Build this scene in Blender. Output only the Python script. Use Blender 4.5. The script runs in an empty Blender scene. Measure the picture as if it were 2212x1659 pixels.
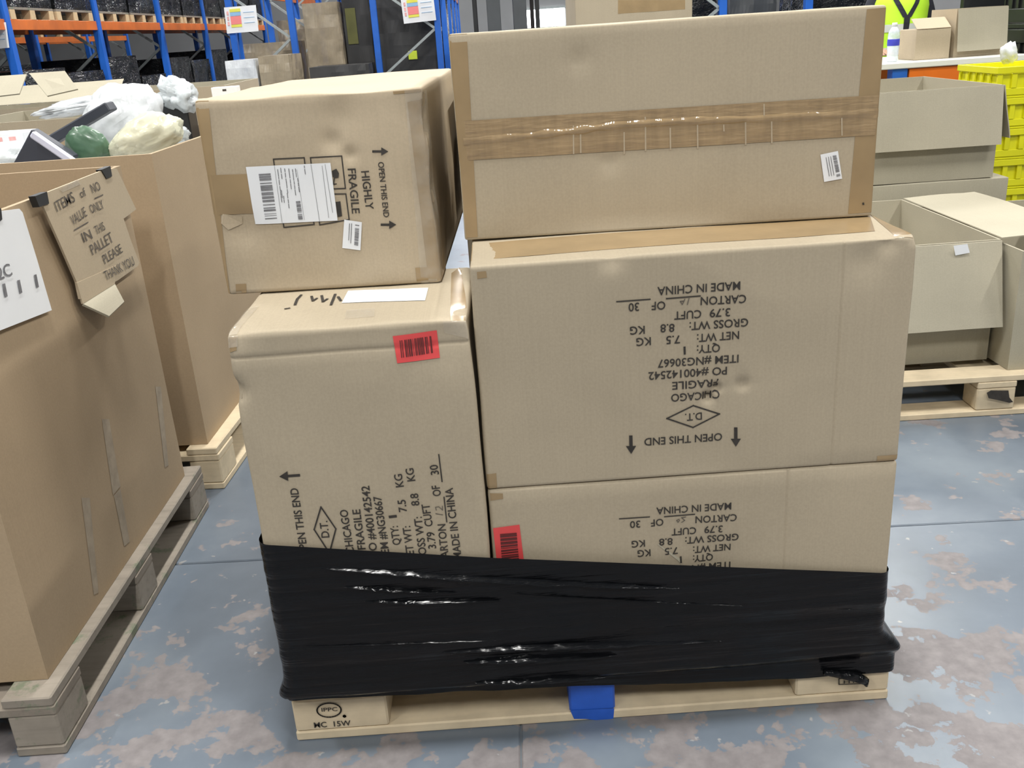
import bpy, bmesh, math, random
from mathutils import Vector, Matrix, noise
random.seed(7)
S = bpy.context.scene
COL = S.collection
W, H = 2212, 1659

# ------------------------------------------------------------------ camera
CAM_F, CAM_YAW, CAM_PITCH, CAM_ROLL = 2025.4, -0.0055, 0.3617, -0.0674
CAM_C = Vector((0.4737, -1.5031, 1.3185))
def cam_axes():
    cy, sy, cp, sp = math.cos(CAM_YAW), math.sin(CAM_YAW), math.cos(CAM_PITCH), math.sin(CAM_PITCH)
    F = Vector((-sy*cp, cy*cp, -sp)); R = Vector((cy, sy, 0)); U = R.cross(F)
    c, s = math.cos(CAM_ROLL), math.sin(CAM_ROLL)
    return F, c*R + s*U, -s*R + c*U
CF, CR, CU = cam_axes()
cd = bpy.data.cameras.new('camera'); cd.sensor_width = 36; cd.lens = CAM_F/W*36; cd.clip_start = .02; cd.clip_end = 200
co = bpy.data.objects.new('camera', cd); COL.objects.link(co)
co.matrix_world = Matrix((
    (CR.x, CU.x, -CF.x, CAM_C.x), (CR.y, CU.y, -CF.y, CAM_C.y), (CR.z, CU.z, -CF.z, CAM_C.z), (0, 0, 0, 1)))
S.camera = co

# ------------------------------------------------------------------ world, lamps, exposure
wd = bpy.data.worlds.new('world'); S.world = wd; wd.use_nodes = True
wd.node_tree.nodes['Background'].inputs[0].default_value = (.9, .95, 1, 1)
wd.node_tree.nodes['Background'].inputs[1].default_value = 0.0   # closed hall, no sky
S.view_settings.view_transform = 'Standard'
try: S.view_settings.look = 'None'
except Exception: pass
S.view_settings.exposure = 0.0
S.view_settings.gamma = 1.0
S.view_settings.use_curve_mapping = False
LAMP_W = 200.0
LAMP_Z = 6.2
LAMPS = [(x, y) for x in (-3.95, .45, 4.85) for y in (-4.8, -.4, 4.0, 8.4, 12.8, 17.2, 21.6, 26.0)]   # regular ceiling grid, above the frame

def ray(px, py):
    return CF + CR*((px-W/2)/CAM_F) - CU*((py-H/2)/CAM_F)
def on_plane(px, py, P, N):
    d = ray(px, py); t = (P-CAM_C).dot(N)/d.dot(N); return CAM_C + d*t
def at_y(px, py, Y): return on_plane(px, py, Vector((0, Y, 0)), Vector((0, 1, 0)))
def at_z(px, py, Z): return on_plane(px, py, Vector((0, 0, Z)), Vector((0, 0, 1)))
def at_x(px, py, X): return on_plane(px, py, Vector((X, 0, 0)), Vector((1, 0, 0)))

# ------------------------------------------------------------------ materials
def nt_new(name):
    m = bpy.data.materials.new(name); m.use_nodes = True
    nt = m.node_tree; return m, nt, nt.nodes['Principled BSDF']
def vec_src(nt, scale=(1, 1, 1), rnd=True):
    tc = nt.nodes.new('ShaderNodeTexCoord'); mp = nt.nodes.new('ShaderNodeMapping')
    mp.inputs['Scale'].default_value = scale
    nt.links.new(tc.outputs['Object'], mp.inputs['Vector'])
    if rnd:
        oi = nt.nodes.new('ShaderNodeObjectInfo'); ml = nt.nodes.new('ShaderNodeMath'); ml.operation = 'MULTIPLY'; ml.inputs[1].default_value = 37.0
        nt.links.new(oi.outputs['Random'], ml.inputs[0]); nt.links.new(ml.outputs[0], mp.inputs['Location'])
    return mp.outputs['Vector']
def noise_tex(nt, vec, scale, detail=4, rough=.55):
    n = nt.nodes.new('ShaderNodeTexNoise'); n.inputs['Scale'].default_value = scale; n.inputs['Detail'].default_value = detail
    n.inputs['Roughness'].default_value = rough; nt.links.new(vec, n.inputs['Vector']); return n.outputs['Fac']
def ramp(nt, fac, stops):
    r = nt.nodes.new('ShaderNodeValToRGB'); e = r.color_ramp.elements
    while len(e) < len(stops): e.new(.5)
    for k, (p, c) in enumerate(stops):
        e[k].position = p; e[k].color = (*c, 1) if len(c) == 3 else c
    nt.links.new(fac, r.inputs['Fac']); return r.outputs['Color']
def mix(nt, fac, a, b, mode='MIX'):
    n = nt.nodes.new('ShaderNodeMix'); n.data_type = 'RGBA'; n.blend_type = mode
    for s, v in ((n.inputs['Factor'], fac), (n.inputs['A'], a), (n.inputs['B'], b)):
        if hasattr(v, 'is_output'): nt.links.new(v, s)
        elif isinstance(v, (int, float)): s.default_value = v
        else: s.default_value = (*v, 1)
    return n.outputs['Result']
def bump(nt, bs, h, strength=.2, dist=.002):
    b = nt.nodes.new('ShaderNodeBump'); b.inputs['Strength'].default_value = strength; b.inputs['Distance'].default_value = dist
    nt.links.new(h, b.inputs['Height']); nt.links.new(b.outputs['Normal'], bs.inputs['Normal'])
def mul(c, k): return tuple(v*k for v in c)

def plain(name, c, rough=.6, var=.08, scale=6, metal=0., bmp=0., spec=.5, coat=0.):
    m, nt, bs = nt_new(name)
    v = vec_src(nt); n = noise_tex(nt, v, scale)
    col = ramp(nt, n, [(.3, mul(c, 1-var)), (.7, mul(c, 1+var))])
    nt.links.new(col, bs.inputs['Base Color'])
    bs.inputs['Roughness'].default_value = rough; bs.inputs['Metallic'].default_value = metal
    bs.inputs['Specular IOR Level'].default_value = spec; bs.inputs['Coat Weight'].default_value = coat
    if bmp: bump(nt, bs, noise_tex(nt, v, scale*6), bmp)
    return m
def cardboard(name, c, axis=0, rough=.75, stain=.1):
    m, nt, bs = nt_new(name)
    v = vec_src(nt)
    n1 = noise_tex(nt, v, 2.2, 5); n2 = noise_tex(nt, v, 220, 2)
    sc = [3, 3, 3]; sc[axis] = 420
    v2 = vec_src(nt, tuple(sc)); n3 = noise_tex(nt, v2, 1, 1)
    a = ramp(nt, n1, [(.3, mul(c, 1-stain)), (.7, mul(c, 1+stain*.6))])
    b = mix(nt, .10, a, ramp(nt, n2, [(.35, mul(c, .6)), (.65, mul(c, 1.25))]))
    d = mix(nt, .07, b, ramp(nt, n3, [(.3, mul(c, .7)), (.7, mul(c, 1.15))]))
    nt.links.new(d, bs.inputs['Base Color']); bs.inputs['Roughness'].default_value = rough
    bs.inputs['Specular IOR Level'].default_value = .25
    bump(nt, bs, n3, .08, .001)
    return m
def wood(name, c, axis=0, dark=.55, rough=.8, grime=None):
    m, nt, bs = nt_new(name)
    sc = [60, 60, 60]; sc[axis] = 3
    v = vec_src(nt, tuple(sc)); n = noise_tex(nt, v, 1, 5, .6)
    a = ramp(nt, n, [(.25, mul(c, dark)), (.45, mul(c, .95)), (.75, mul(c, 1.12))])
    v2 = vec_src(nt); n2 = noise_tex(nt, v2, 14, 6)
    a = mix(nt, .5, a, ramp(nt, n2, [(.3, mul(c, .75)), (.6, mul(c, 1.08))]))
    if grime:
        g = ramp(nt, noise_tex(nt, v2, 9, 6, .7), [(.56, (0, 0, 0)), (.64, (1, 1, 1))])
        a = mix(nt, g, a, grime)
    nt.links.new(a, bs.inputs['Base Color']); bs.inputs['Roughness'].default_value = rough
    bs.inputs['Specular IOR Level'].default_value = .25
    bump(nt, bs, n, .25, .001)
    return m
def film(name, c, rough=.18, sx=3, sz=90, strength=.5, dist=.004):
    m, nt, bs = nt_new(name)
    v = vec_src(nt, (sx, sx, sz), False); n = noise_tex(nt, v, 1, 4, .6)
    v2 = vec_src(nt, (30, 30, 60), False); n2 = noise_tex(nt, v2, 1, 2)
    nt.links.new(ramp(nt, n, [(.3, mul(c, .7)), (.7, mul(c, 1.3))]), bs.inputs['Base Color'])
    bs.inputs['Roughness'].default_value = rough; bs.inputs['Specular IOR Level'].default_value = .25
    ad = nt.nodes.new('ShaderNodeMath'); ad.operation = 'MULTIPLY_ADD'; ad.inputs[1].default_value = .25
    nt.links.new(n2, ad.inputs[0]); nt.links.new(n, ad.inputs[2])
    bump(nt, bs, ad.outputs[0], strength, dist)
    return m
def clear_plastic(name, c, alpha=.5, rough=.15, scale=25, strength=.6):
    m, nt, bs = nt_new(name)
    v = vec_src(nt); n = noise_tex(nt, v, scale, 3)
    bs.inputs['Base Color'].default_value = (*c, 1); bs.inputs['Roughness'].default_value = rough
    r = ramp(nt, noise_tex(nt, v, scale*.6, 3), [(.35, (alpha*.6,)*3), (.65, (min(1, alpha*1.5),)*3)])
    nt.links.new(r, bs.inputs['Alpha']); bump(nt, bs, n, strength, .006)
    return m
def emis(name, c, s):
    m, nt, bs = nt_new(name)
    bs.inputs['Base Color'].default_value = (*c, 1); bs.inputs['Emission Color'].default_value = (*c, 1); bs.inputs['Emission Strength'].default_value = s
    return m

M = {}
M['card'] = cardboard('cardboard', (.43, .365, .265))
M['card_b'] = cardboard('cardboard_pale', (.46, .38, .27))
M['card_kraft'] = cardboard('cardboard_kraft', (.41, .31, .20), 1)
M['card_grey'] = cardboard('cardboard_greyish', (.38, .35, .265))
M['card_in'] = cardboard('cardboard_inside', (.42, .385, .295))
M['tape'] = plain('brown_tape', (.33, .235, .125), .22, .12, 9, bmp=.12)
M['tape_w'] = None
M['clear_tape'] = clear_plastic('clear_tape', (.62, .56, .46), .28, .12, 30)
M['ink'] = plain('black_ink', (.035, .03, .025), .7, .3, 60)
M['marker'] = plain('marker_ink', (.10, .085, .07), .7, .4, 40)
M['paper'] = plain('white_paper', (.80, .82, .84), .6, .03)
M['red'] = plain('red_sticker', (.72, .075, .075), .5, .06)
M['redink'] = plain('red_barcode_ink', (.10, .02, .02), .6, .2)
M['greyink'] = plain('grey_ink', (.17, .17, .18), .7, .3, 50)
M['wrap'] = film('black_stretch_film', (.005, .0055, .0065), .13, 2.2, 75, .6, .006)
M['wrap_far'] = film('black_film_far', (.010, .011, .012), .14, 4, 9, 1.0, .07)
M['pine_x'] = wood('pine_x', (.60, .44, .26), 0, .75)
M['pine_y'] = wood('pine_y', (.60, .44, .26), 1, .75)
M['pale_x'] = wood('pale_pine_x', (.66, .55, .38), 0, .8)
M['pale_y'] = wood('pale_pine_y', (.66, .55, .38), 1, .8)
M['old_x'] = wood('weathered_x', (.25, .215, .175), 0, .5, grime=(.15, .19, .13))
M['old_y'] = wood('weathered_y', (.29, .255, .21), 1, .5, grime=(.17, .19, .13))
M['bluepaint'] = plain('blue_block_paint', (.02, .10, .50), .5, .12, 18, bmp=.1)
M['rackblue'] = plain('rack_blue', (.015, .12, .52), .4, .08)
M['rackorange'] = plain('rack_orange', (.58, .14, .02), .45, .2, 3)
M['steel'] = plain('galvanised_steel', (.38, .42, .42), .45, .12, 20, .6)
M['black'] = plain('black_plastic', (.016, .017, .018), .4, .2)
M['dark'] = plain('dark_carton', (.03, .03, .03), .6, .3, 3)
M['yellow'] = plain('yellow_plastic', (.72, .70, .01), .4, .05)
M['lime'] = plain('hi_vis_lime', (.55, .95, .04), .7, .06)
M['reflect'] = plain('reflective_band', (.62, .66, .62), .35, .05)
M['navy'] = plain('navy_fabric', (.018, .02, .03), .85, .2)
M['skin'] = plain('skin', (.50, .30, .21), .55, .05)
M['hair'] = plain('hair', (.03, .02, .015), .6, .2, 60)
M['orange'] = plain('orange_beam', (.78, .17, .012), .45, .05)
M['white_top'] = plain('white_laminate', (.80, .80, .74), .35, .03)
M['green'] = plain('green_fabric', (.075, .15, .09), .35, .15, 20, coat=.3)
M['navybox'] = plain('dark_grey_card', (.035, .04, .055), .5, .1)
M['bagwhite'] = clear_plastic('white_polybag', (.74, .77, .79), 1.3, .2, 14, .9)
M['bagclear'] = clear_plastic('clear_polybag', (.74, .79, .81), .8, .1, 18, 1.0)
M['bagcream'] = clear_plastic('cream_polybag', (.74, .73, .56), 1.1, .2, 14, .9)
M['wrapclear'] = clear_plastic('clear_film_on_goods', (.36, .30, .21), 1.2, .25, 10, .5)
M['lilac'] = plain('pale_lilac_card', (.60, .62, .75), .4, .05)
M['pink'] = plain('pink_print', (.80, .40, .38), .6, .2, 30)
M['wall'] = plain('wall_paint', (.30, .305, .31), .8, .05, 1)
M['ceil'] = plain('ceiling_sheet', (.42, .43, .44), .8, .05, 1)
M['bottle'] = clear_plastic('clear_bottle', (.75, .82, .88), .6, .08, 20, .3)
M['labelblue'] = plain('blue_label', (.05, .06, .50), .5, .1)
M['signyellow'] = plain('sign_yellow', (.75, .72, .10), .6, .05)
M['signblue'] = plain('sign_blue', (.28, .48, .70), .6, .05)
M['signred'] = plain('sign_red', (.85, .25, .24), .6, .05)
M['limelabel'] = plain('lime_label', (.60, .72, .05), .6, .05)
M['olive'] = plain('olive_board', (.11, .11, .03), .7, .15)
M['dayglow'] = emis('daylit_glazing', (.95, .98, 1), 7.0)
M['truckgrey'] = plain('truck_grey', (.06, .065, .07), .4, .1)
M['jointfill'] = plain('joint_filler', (.20, .23, .26), .9, .1)
M['scuff'] = plain('scuffed_board', (.36, .295, .215), .8, .15, 30)

# tape with long wrinkles that glint
def tape_wrinkled():
    m, nt, bs = nt_new('brown_tape_wrinkled')
    v = vec_src(nt, (9, 9, 55), False); n = noise_tex(nt, v, 1, 3)
    v2 = vec_src(nt, (45, 45, 10), False); n2 = noise_tex(nt, v2, 1, 2)
    c = (.32, .225, .12)
    nt.links.new(ramp(nt, n2, [(.3, mul(c, .9)), (.72, mul(c, 1.15))]), bs.inputs['Base Color'])
    bs.inputs['Roughness'].default_value = .12
    ad = nt.nodes.new('ShaderNodeMath'); ad.operation = 'ADD'; nt.links.new(n, ad.inputs[0]); nt.links.new(n2, ad.inputs[1])
    bump(nt, bs, ad.outputs[0], .8, .004); bs.inputs['Specular IOR Level'].default_value = .8
    return m
M['tape_w'] = tape_wrinkled()

def floor_mat():
    m, nt, bs = nt_new('worn_painted_concrete')
    tc = nt.nodes.new('ShaderNodeTexCoord'); g = tc.outputs['Object']
    paint = ramp(nt, noise_tex(nt, g, 1.3, 6, .6), [(.3, (.10, .122, .15)), (.5, (.145, .175, .213)), (.7, (.215, .25, .285))])
    worn = ramp(nt, noise_tex(nt, g, 30, 6), [(.3, (.165, .150, .153)), (.7, (.24, .222, .222))])
    # wear grows towards the trafficked strip in front of the pallets
    big = noise_tex(nt, g, 1.1, 2); fine = noise_tex(nt, g, 7.5, 8, .62)
    sx = nt.nodes.new('ShaderNodeSeparateXYZ'); nt.links.new(g, sx.inputs[0])
    mr = nt.nodes.new('ShaderNodeMapRange'); mr.inputs['From Min'].default_value = 1.5; mr.inputs['From Max'].default_value = -.15
    mr.inputs['To Min'].default_value = -.09; mr.inputs['To Max'].default_value = .055; nt.links.new(sx.outputs['Y'], mr.inputs['Value'])
    a1 = nt.nodes.new('ShaderNodeMath'); a1.operation = 'MULTIPLY_ADD'; a1.inputs[1].default_value = .35; nt.links.new(big, a1.inputs[0]); nt.links.new(fine, a1.inputs[2])
    a2 = nt.nodes.new('ShaderNodeMath'); a2.operation = 'ADD'; nt.links.new(a1.outputs[0], a2.inputs[0]); nt.links.new(mr.outputs[0], a2.inputs[1])
    mask = ramp(nt, a2.outputs[0], [(.718, (0, 0, 0)), (.730, (1, 1, 1))])
    c = mix(nt, mask, paint, worn)
    sp = ramp(nt, noise_tex(nt, g, 26, 3, .5), [(.70, (0, 0, 0)), (.73, (1, 1, 1))])
    c = mix(nt, sp, c, (.30, .30, .30))
    nt.links.new(c, bs.inputs['Base Color'])
    rr = ramp(nt, mask, [(0, (.30,)*3), (1, (.7,)*3)]); nt.links.new(rr, bs.inputs['Roughness'])
    bump(nt, bs, a2.outputs[0], .12, .003)
    return m
M['floor'] = floor_mat()

# ------------------------------------------------------------------ object helpers
def mesh_obj(name, verts, faces, mat=None, parent=None, smooth=False, loc=None, mats=None, fmat=None):
    me = bpy.data.meshes.new(name); me.from_pydata([tuple(v) for v in verts], [], faces)
    for x in (mats or [mat]):
        if x: me.materials.append(M[x] if isinstance(x, str) else x)
    if fmat:
        for p, k in zip(me.polygons, fmat): p.material_index = k
    if smooth:
        for p in me.polygons: p.use_smooth = True
    me.update()
    o = bpy.data.objects.new(name, me); COL.objects.link(o)
    if parent: o.parent = parent
    if loc is not None: o.location = loc
    return o
def bm_obj(name, bm, mat, parent=None, smooth=False, loc=None, rot=None):
    me = bpy.data.meshes.new(name); bm.to_mesh(me); bm.free()
    me.materials.append(M[mat])
    if smooth:
        for p in me.polygons: p.use_smooth = True
    o = bpy.data.objects.new(name, me); COL.objects.link(o)
    if parent: o.parent = parent
    if loc is not None: o.location = loc
    if rot is not None: o.rotation_euler = rot
    return o
def thing(name, label, cat, loc=(0, 0, 0), rz=0., group=None):
    o = bpy.data.objects.new(name, None); COL.objects.link(o); o.location = loc; o.rotation_euler = (0, 0, rz); o.empty_display_size = .1
    return tag(o, label, cat, group)
def tag(o, label, cat, group=None):
    o['label'] = label; o['category'] = cat
    if group: o['group'] = group
    return o
def struct(o): o['kind'] = 'structure'; return o
def add_box(bm, x0, x1, y0, y1, z0, z1, bev=0.):
    vs = [bm.verts.new(p) for p in ((x0,y0,z0),(x1,y0,z0),(x1,y1,z0),(x0,y1,z0),(x0,y0,z1),(x1,y0,z1),(x1,y1,z1),(x0,y1,z1))]
    fs = [bm.faces.new([vs[k] for k in f]) for f in ((0,3,2,1),(4,5,6,7),(0,1,5,4),(1,2,6,5),(2,3,7,6),(3,0,4,7))]
    if bev:
        es = list({e for f in fs for e in f.edges})
        bmesh.ops.bevel(bm, geom=es, offset=bev, segments=1, affect='EDGES', profile=.5)
def box(name, x0, x1, y0, y1, z0, z1, mat, parent=None, bev=.002, loc=None, rot=None):
    bm = bmesh.new(); add_box(bm, x0, x1, y0, y1, z0, z1, bev); return bm_obj(name, bm, mat, parent, loc=loc, rot=rot)
def bar(bm, a, b, w, h=None):
    """square bar between two points"""
    a, b = Vector(a), Vector(b); h = h or w; d = (b-a).normalized()
    up = Vector((0, 0, 1)) if abs(d.z) < .9 else Vector((0, 1, 0))
    s = d.cross(up).normalized(); u = s.cross(d)
    vs = []
    for p in (a, b):
        for i, j in ((-1,-1),(1,-1),(1,1),(-1,1)): vs.append(bm.verts.new(p + s*(i*w/2) + u*(j*h/2)))
    for f in ((3,2,1,0),(4,5,6,7),(0,1,5,4),(1,2,6,5),(2,3,7,6),(3,0,4,7)): bm.faces.new([vs[k] for k in f])
def cyl(bm, a, b, r0, r1=None, n=14, cap=True):
    a, b = Vector(a), Vector(b); r1 = r0 if r1 is None else r1; d = (b-a).normalized()
    up = Vector((0, 0, 1)) if abs(d.z) < .9 else Vector((0, 1, 0))
    s = d.cross(up).normalized(); u = s.cross(d); A, B = [], []
    for k in range(n):
        t = 2*math.pi*k/n; o = s*math.cos(t)+u*math.sin(t)
        A.append(bm.verts.new(a+o*r0)); B.append(bm.verts.new(b+o*r1))
    for k in range(n): bm.faces.new((A[k], A[(k+1)%n], B[(k+1)%n], B[k]))
    if cap: bm.faces.new(A[::-1]); bm.faces.new(B)
def copy_tree(o, parent=None):
    c = o.copy(); COL.objects.link(c); c.parent = parent
    for ch in list(o.children):
        if ch.type == 'MESH': copy_tree(ch, c)
    return c

# ------------------------------------------------------------------ text
_tc = {}
def text_tris(s, bold=.012):
    """(verts, faces, width, cap height) of a line of lettering in its own plane"""
    if (s, bold) in _tc: return _tc[(s, bold)]
    cu = bpy.data.curves.new('t', 'FONT'); cu.body = s; cu.size = 1; cu.offset = bold; cu.resolution_u = 3
    ob = bpy.data.objects.new('t', cu); COL.objects.link(ob)
    bpy.context.view_layer.update()
    me = bpy.data.meshes.new_from_object(ob.evaluated_get(bpy.context.evaluated_depsgraph_get()))
    vs = [v.co.copy() for v in me.vertices]; fs = [tuple(p.vertices) for p in me.polygons]
    bpy.data.objects.remove(ob); bpy.data.curves.remove(cu); bpy.data.meshes.remove(me)
    x0 = min(v.x for v in vs); x1 = max(v.x for v in vs)
    vs = [Vector((v.x-x0, v.y, 0)) for v in vs]
    _tc[(s, bold)] = (vs, fs, x1-x0, .70); return _tc[(s, bold)]

# ------------------------------------------------------------------ cartons
class Carton:
    """closed carton, local x 0..w, y 0..d (front face at y=0), z 0..h"""
    def __init__(self, name, label, cat, loc, size, rz=0., mat='card', r=.007, amp=.003, dents=(), seed=0, group=None, n=26, scores=()):
        self.w, self.d, self.h = size; self.r = r; self.amp = amp; self.dents = dents; self.scores = scores; self.seed = Vector((seed*3.7, seed*1.3, seed*2.1))
        self.e = thing(name, label, cat, loc, rz, group)
        self.mw = Matrix.Translation(Vector(loc)) @ Matrix.Rotation(rz, 4, 'Z')
        L = (self.w, self.d, self.h)
        def axis(l, q):
            k = max(3, int(l/.74*n)); c = [r+(l-2*r)*i/k for i in range(1, k)]
            for (ce, rad, dep) in dents:   # finer grid across every dent
                if rad < .035: c += [ce[q]+rad*m for m in (-1.8, -1.2, -.8, -.4, 0, .4, .8, 1.2, 1.8)]
            for (sa, val, wid, dep) in scores:
                if sa == q: c += [val+wid*m for m in (-2, -1, -.5, 0, .5, 1, 2)]
            out = [0, r*.35, r]
            for v in sorted(c):
                if v-out[-1] > .0006 and v < l-r-.0006: out.append(v)
            return out + [l-r, l-.35*r, l]
        ax = [axis(l, q) for q, l in enumerate(L)]; idx = {}; V = []; Fc = []
        def vid(p):
            k = tuple(round(c, 5) for c in p)
            if k not in idx: idx[k] = len(V); V.append(self.place(Vector(p)))
            return idx[k]
        for a, b, c in ((0, 1, 2), (1, 2, 0), (2, 0, 1)):
            for side in (0, 1):
                for i in range(len(ax[a])-1):
                    for j in range(len(ax[b])-1):
                        q = []
                        for (ii, jj) in ((i, j), (i+1, j), (i+1, j+1), (i, j+1)):
                            p = [0, 0, 0]; p[a] = ax[a][ii]; p[b] = ax[b][jj]; p[c] = L[c]*side; q.append(vid(p))
                        Fc.append(tuple(q if side else q[::-1]))
        self.body = mesh_obj('body', V, Fc, mat, self.e, smooth=True)
    def place(self, p, off=0.):
        L = (self.w, self.d, self.h); r = self.r
        q = Vector([min(max(p[k], r), L[k]-r) for k in range(3)]); dr = p-q
        if dr.length < 1e-9: return p
        nrm = dr.normalized(); s = q + nrm*r
        f = abs(noise.noise(s*3.1+self.seed))*self.amp*1.6 + abs(noise.noise(s*9+self.seed))*self.amp*.4
        if nrm.z < -.5: f = 0
        for (c, rad, dep) in self.dents:
            k = (s-Vector(c)).length/rad
            if k < 3: f += dep*math.exp(-k*k)
        if nrm.y < -.5:
            for (sa, val, wid, dep) in self.scores: k = (s[sa]-val)/wid; f += dep*math.exp(-k*k)
        return s + nrm*(off-f)
    def face_point(self, face, u, v, off=.0006):
        p = {'front': (u, 0, v), 'back': (u, self.d, v), 'left': (0, u, v), 'right': (self.w, u, v), 'top': (u, v, self.h)}[face]
        return self.place(Vector(p), off)
    def uv(self, face, px, py):
        q = {'front': ((0,0,0), (0,-1,0)), 'top': ((0,0,self.h), (0,0,1)), 'right': ((self.w,0,0), (1,0,0)), 'left': ((0,0,0), (-1,0,0))}[face]
        P = self.mw @ Vector(q[0]); N = self.mw.to_3x3() @ Vector(q[1])
        p = self.mw.inverted() @ on_plane(px, py, P, N)
        return {'front': (p.x, p.z), 'top': (p.x, p.y), 'right': (p.y, p.z), 'left': (p.y, p.z)}[face]
    def clampuv(self, face, u, v):
        L = {'front': (self.w, self.h), 'top': (self.w, self.d), 'right': (self.d, self.h), 'left': (self.d, self.h)}[face]
        return min(max(u, 0), L[0]), min(max(v, 0), L[1])
    def sheet(self, name, face, quad, mat, parent=None, off=.0006, n=10, px=True, label=None):
        c = [self.clampuv(face, *(self.uv(face, *p) if px else p)) for p in quad]
        return self.grid(name, face, c, mat, parent, off, n, label)
    def grid(self, name, face, c, mat, parent=None, off=.0006, n=10, label=None):
        V = []
        for j in range(n+1):
            for i in range(n+1):
                s, t = i/n, j/n
                u = (c[0][0]*(1-s)+c[1][0]*s)*(1-t)+(c[3][0]*(1-s)+c[2][0]*s)*t
                v = (c[0][1]*(1-s)+c[1][1]*s)*(1-t)+(c[3][1]*(1-s)+c[2][1]*s)*t
                V.append(self.face_point(face, u, v, off))
        Fc = [(j*(n+1)+i, (j+1)*(n+1)+i, (j+1)*(n+1)+i+1, j*(n+1)+i+1) for j in range(n) for i in range(n)]
        o = mesh_obj(name, V, Fc, mat, parent or self.e, smooth=True)
        if label: o['label'] = label
        return o
    def print_(self, items, face='front', mat='ink', name='printed_marking', label=None, parent=None, off=.0014):
        """items: ('t', text, start px, end px, cap height in metres) baseline from start to end;
        ('l', [px points], width) polyline"""
        V, Fc = [], []
        for it in items:
            if it[0] == 't':
                _, s, a, b, hh = it
                a = Vector(self.uv(face, *a)); b = Vector(self.uv(face, *b)); vs, fs, wdt, cap = text_tris(s)
                d = (b-a); L = d.length; d.normalize(); up = Vector((-d.y, d.x)); k = len(V)
                for v in vs:
                    q = a + d*(v.x*L/wdt) + up*(v.y*hh/cap); q = self.clampuv(face, *q); V.append(self.face_point(face, q[0], q[1], off))
                Fc += [tuple(i+k for i in f) for f in fs]
            elif it[0] == 'p':
                pts = [Vector(self.uv(face, *p)) for p in it[1]]; k = len(V)
                for q in pts: V.append(self.face_point(face, q.x, q.y, off))
                Fc.append(tuple(range(k, k+len(pts))))
            else:
                _, pts, wd_ = it; pts = [Vector(self.uv(face, *p)) for p in pts]
                for a, b in zip(pts, pts[1:]):
                    d = (b-a).normalized(); nn = Vector((-d.y, d.x))*wd_/2; k = len(V)
                    for q in (a-d*wd_/2+nn, b+d*wd_/2+nn, b+d*wd_/2-nn, a-d*wd_/2-nn): V.append(self.face_point(face, q.x, q.y, off))
                    Fc.append((k, k+1, k+2, k+3))
        o = mesh_obj(name, V, Fc, mat, parent or self.e)
        if label: o['label'] = label
        return o
    def bars(self, name, face, quad, mat, parent, seed, n=34, off=.0012, horizontal=True, fill=.5):
        """bar code inside a pixel quad; bars run across the first edge"""
        c = [Vector(self.uv(face, *p)) for p in quad]; rr = random.Random(seed); V, Fc = [], []; t = 0.
        while t < 1:
            wd_ = rr.choice((1, 1, 2, 3))/n*.8
            if rr.random() < fill+.25:
                t1 = min(1, t+wd_*.7); k = len(V)
                for (s, q) in ((t, 0), (t1, 0), (t1, 1), (t, 1)):
                    p = (c[0]*(1-s)+c[1]*s)*(1-q)+(c[3]*(1-s)+c[2]*s)*q; V.append(self.face_point(face, p.x, p.y, off))
                Fc.append((k, k+1, k+2, k+3))
            t += wd_
        return mesh_obj(name, V, Fc, mat, parent)

# ================================================================== SETTING
def crop(sx, ox, oy): return lambda p: (ox+p[0]/sx, oy+p[1]/sx)
fr = thing('floor', '', '', (0, 0, 0), -.033); del fr['label']; del fr['category']; struct(fr)
mesh_obj('joint_bed', [(-18,-10,-.006),(16,-10,-.006),(16,36,-.006),(-18,36,-.006)], [(0,1,2,3)], 'jointfill', fr)
gx = [-17.6, -11.6, -5.6, .452, 6.4, 12.4]; gy = [-9.8, -5.2, .748, 6.7, 12.7, 18.7, 24.7, 30.7, 35.5]
for i in range(len(gx)-1):
    for j in range(len(gy)-1):
        box('concrete_slab', gx[i]+.0015, gx[i+1]-.0015, gy[j]+.0025, gy[j+1]-.0025, -.1, 0, 'floor', fr, .003)
def wall(name, a, b, z1, n):
    x0, x1 = sorted((a[0], b[0])); y0, y1 = sorted((a[1], b[1])); return struct(box(name, x0, x1, y0, y1, -.1, z1, 'wall', None, 0))
wall('wall_left', (-16.2, -8), (-16, 32.2), 7.2, 0); wall('wall_right', (11, -8), (11.2, 32.2), 7.2, 0)
wall('wall_near', (-16, -8.2), (11, -8), 7.2, 0); wall('wall_back', (-16, 32), (11, 32.2), 7.2, 0)
struct(box('ceiling', -16.2, 11.2, -8.2, 32.2, 7.2, 7.4, 'ceil', None, 0))
# daylit dock glazing in the far wall
w1 = struct(thing('window_1', '', '', (2.45, 31.97, 0))); del w1['label']; del w1['category']
for k in range(4): box('window_pane', -.78+k*.4, -.41+k*.4, -.01, .01, 1.3, 1.85, 'dayglow', w1, 0)
box('window_frame', -.85, .85, -.03, -.011, 1.86, 1.92, 'steel', w1); box('window_frame', -.85, .85, -.03, -.011, 1.22, 1.29, 'steel', w1)

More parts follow.
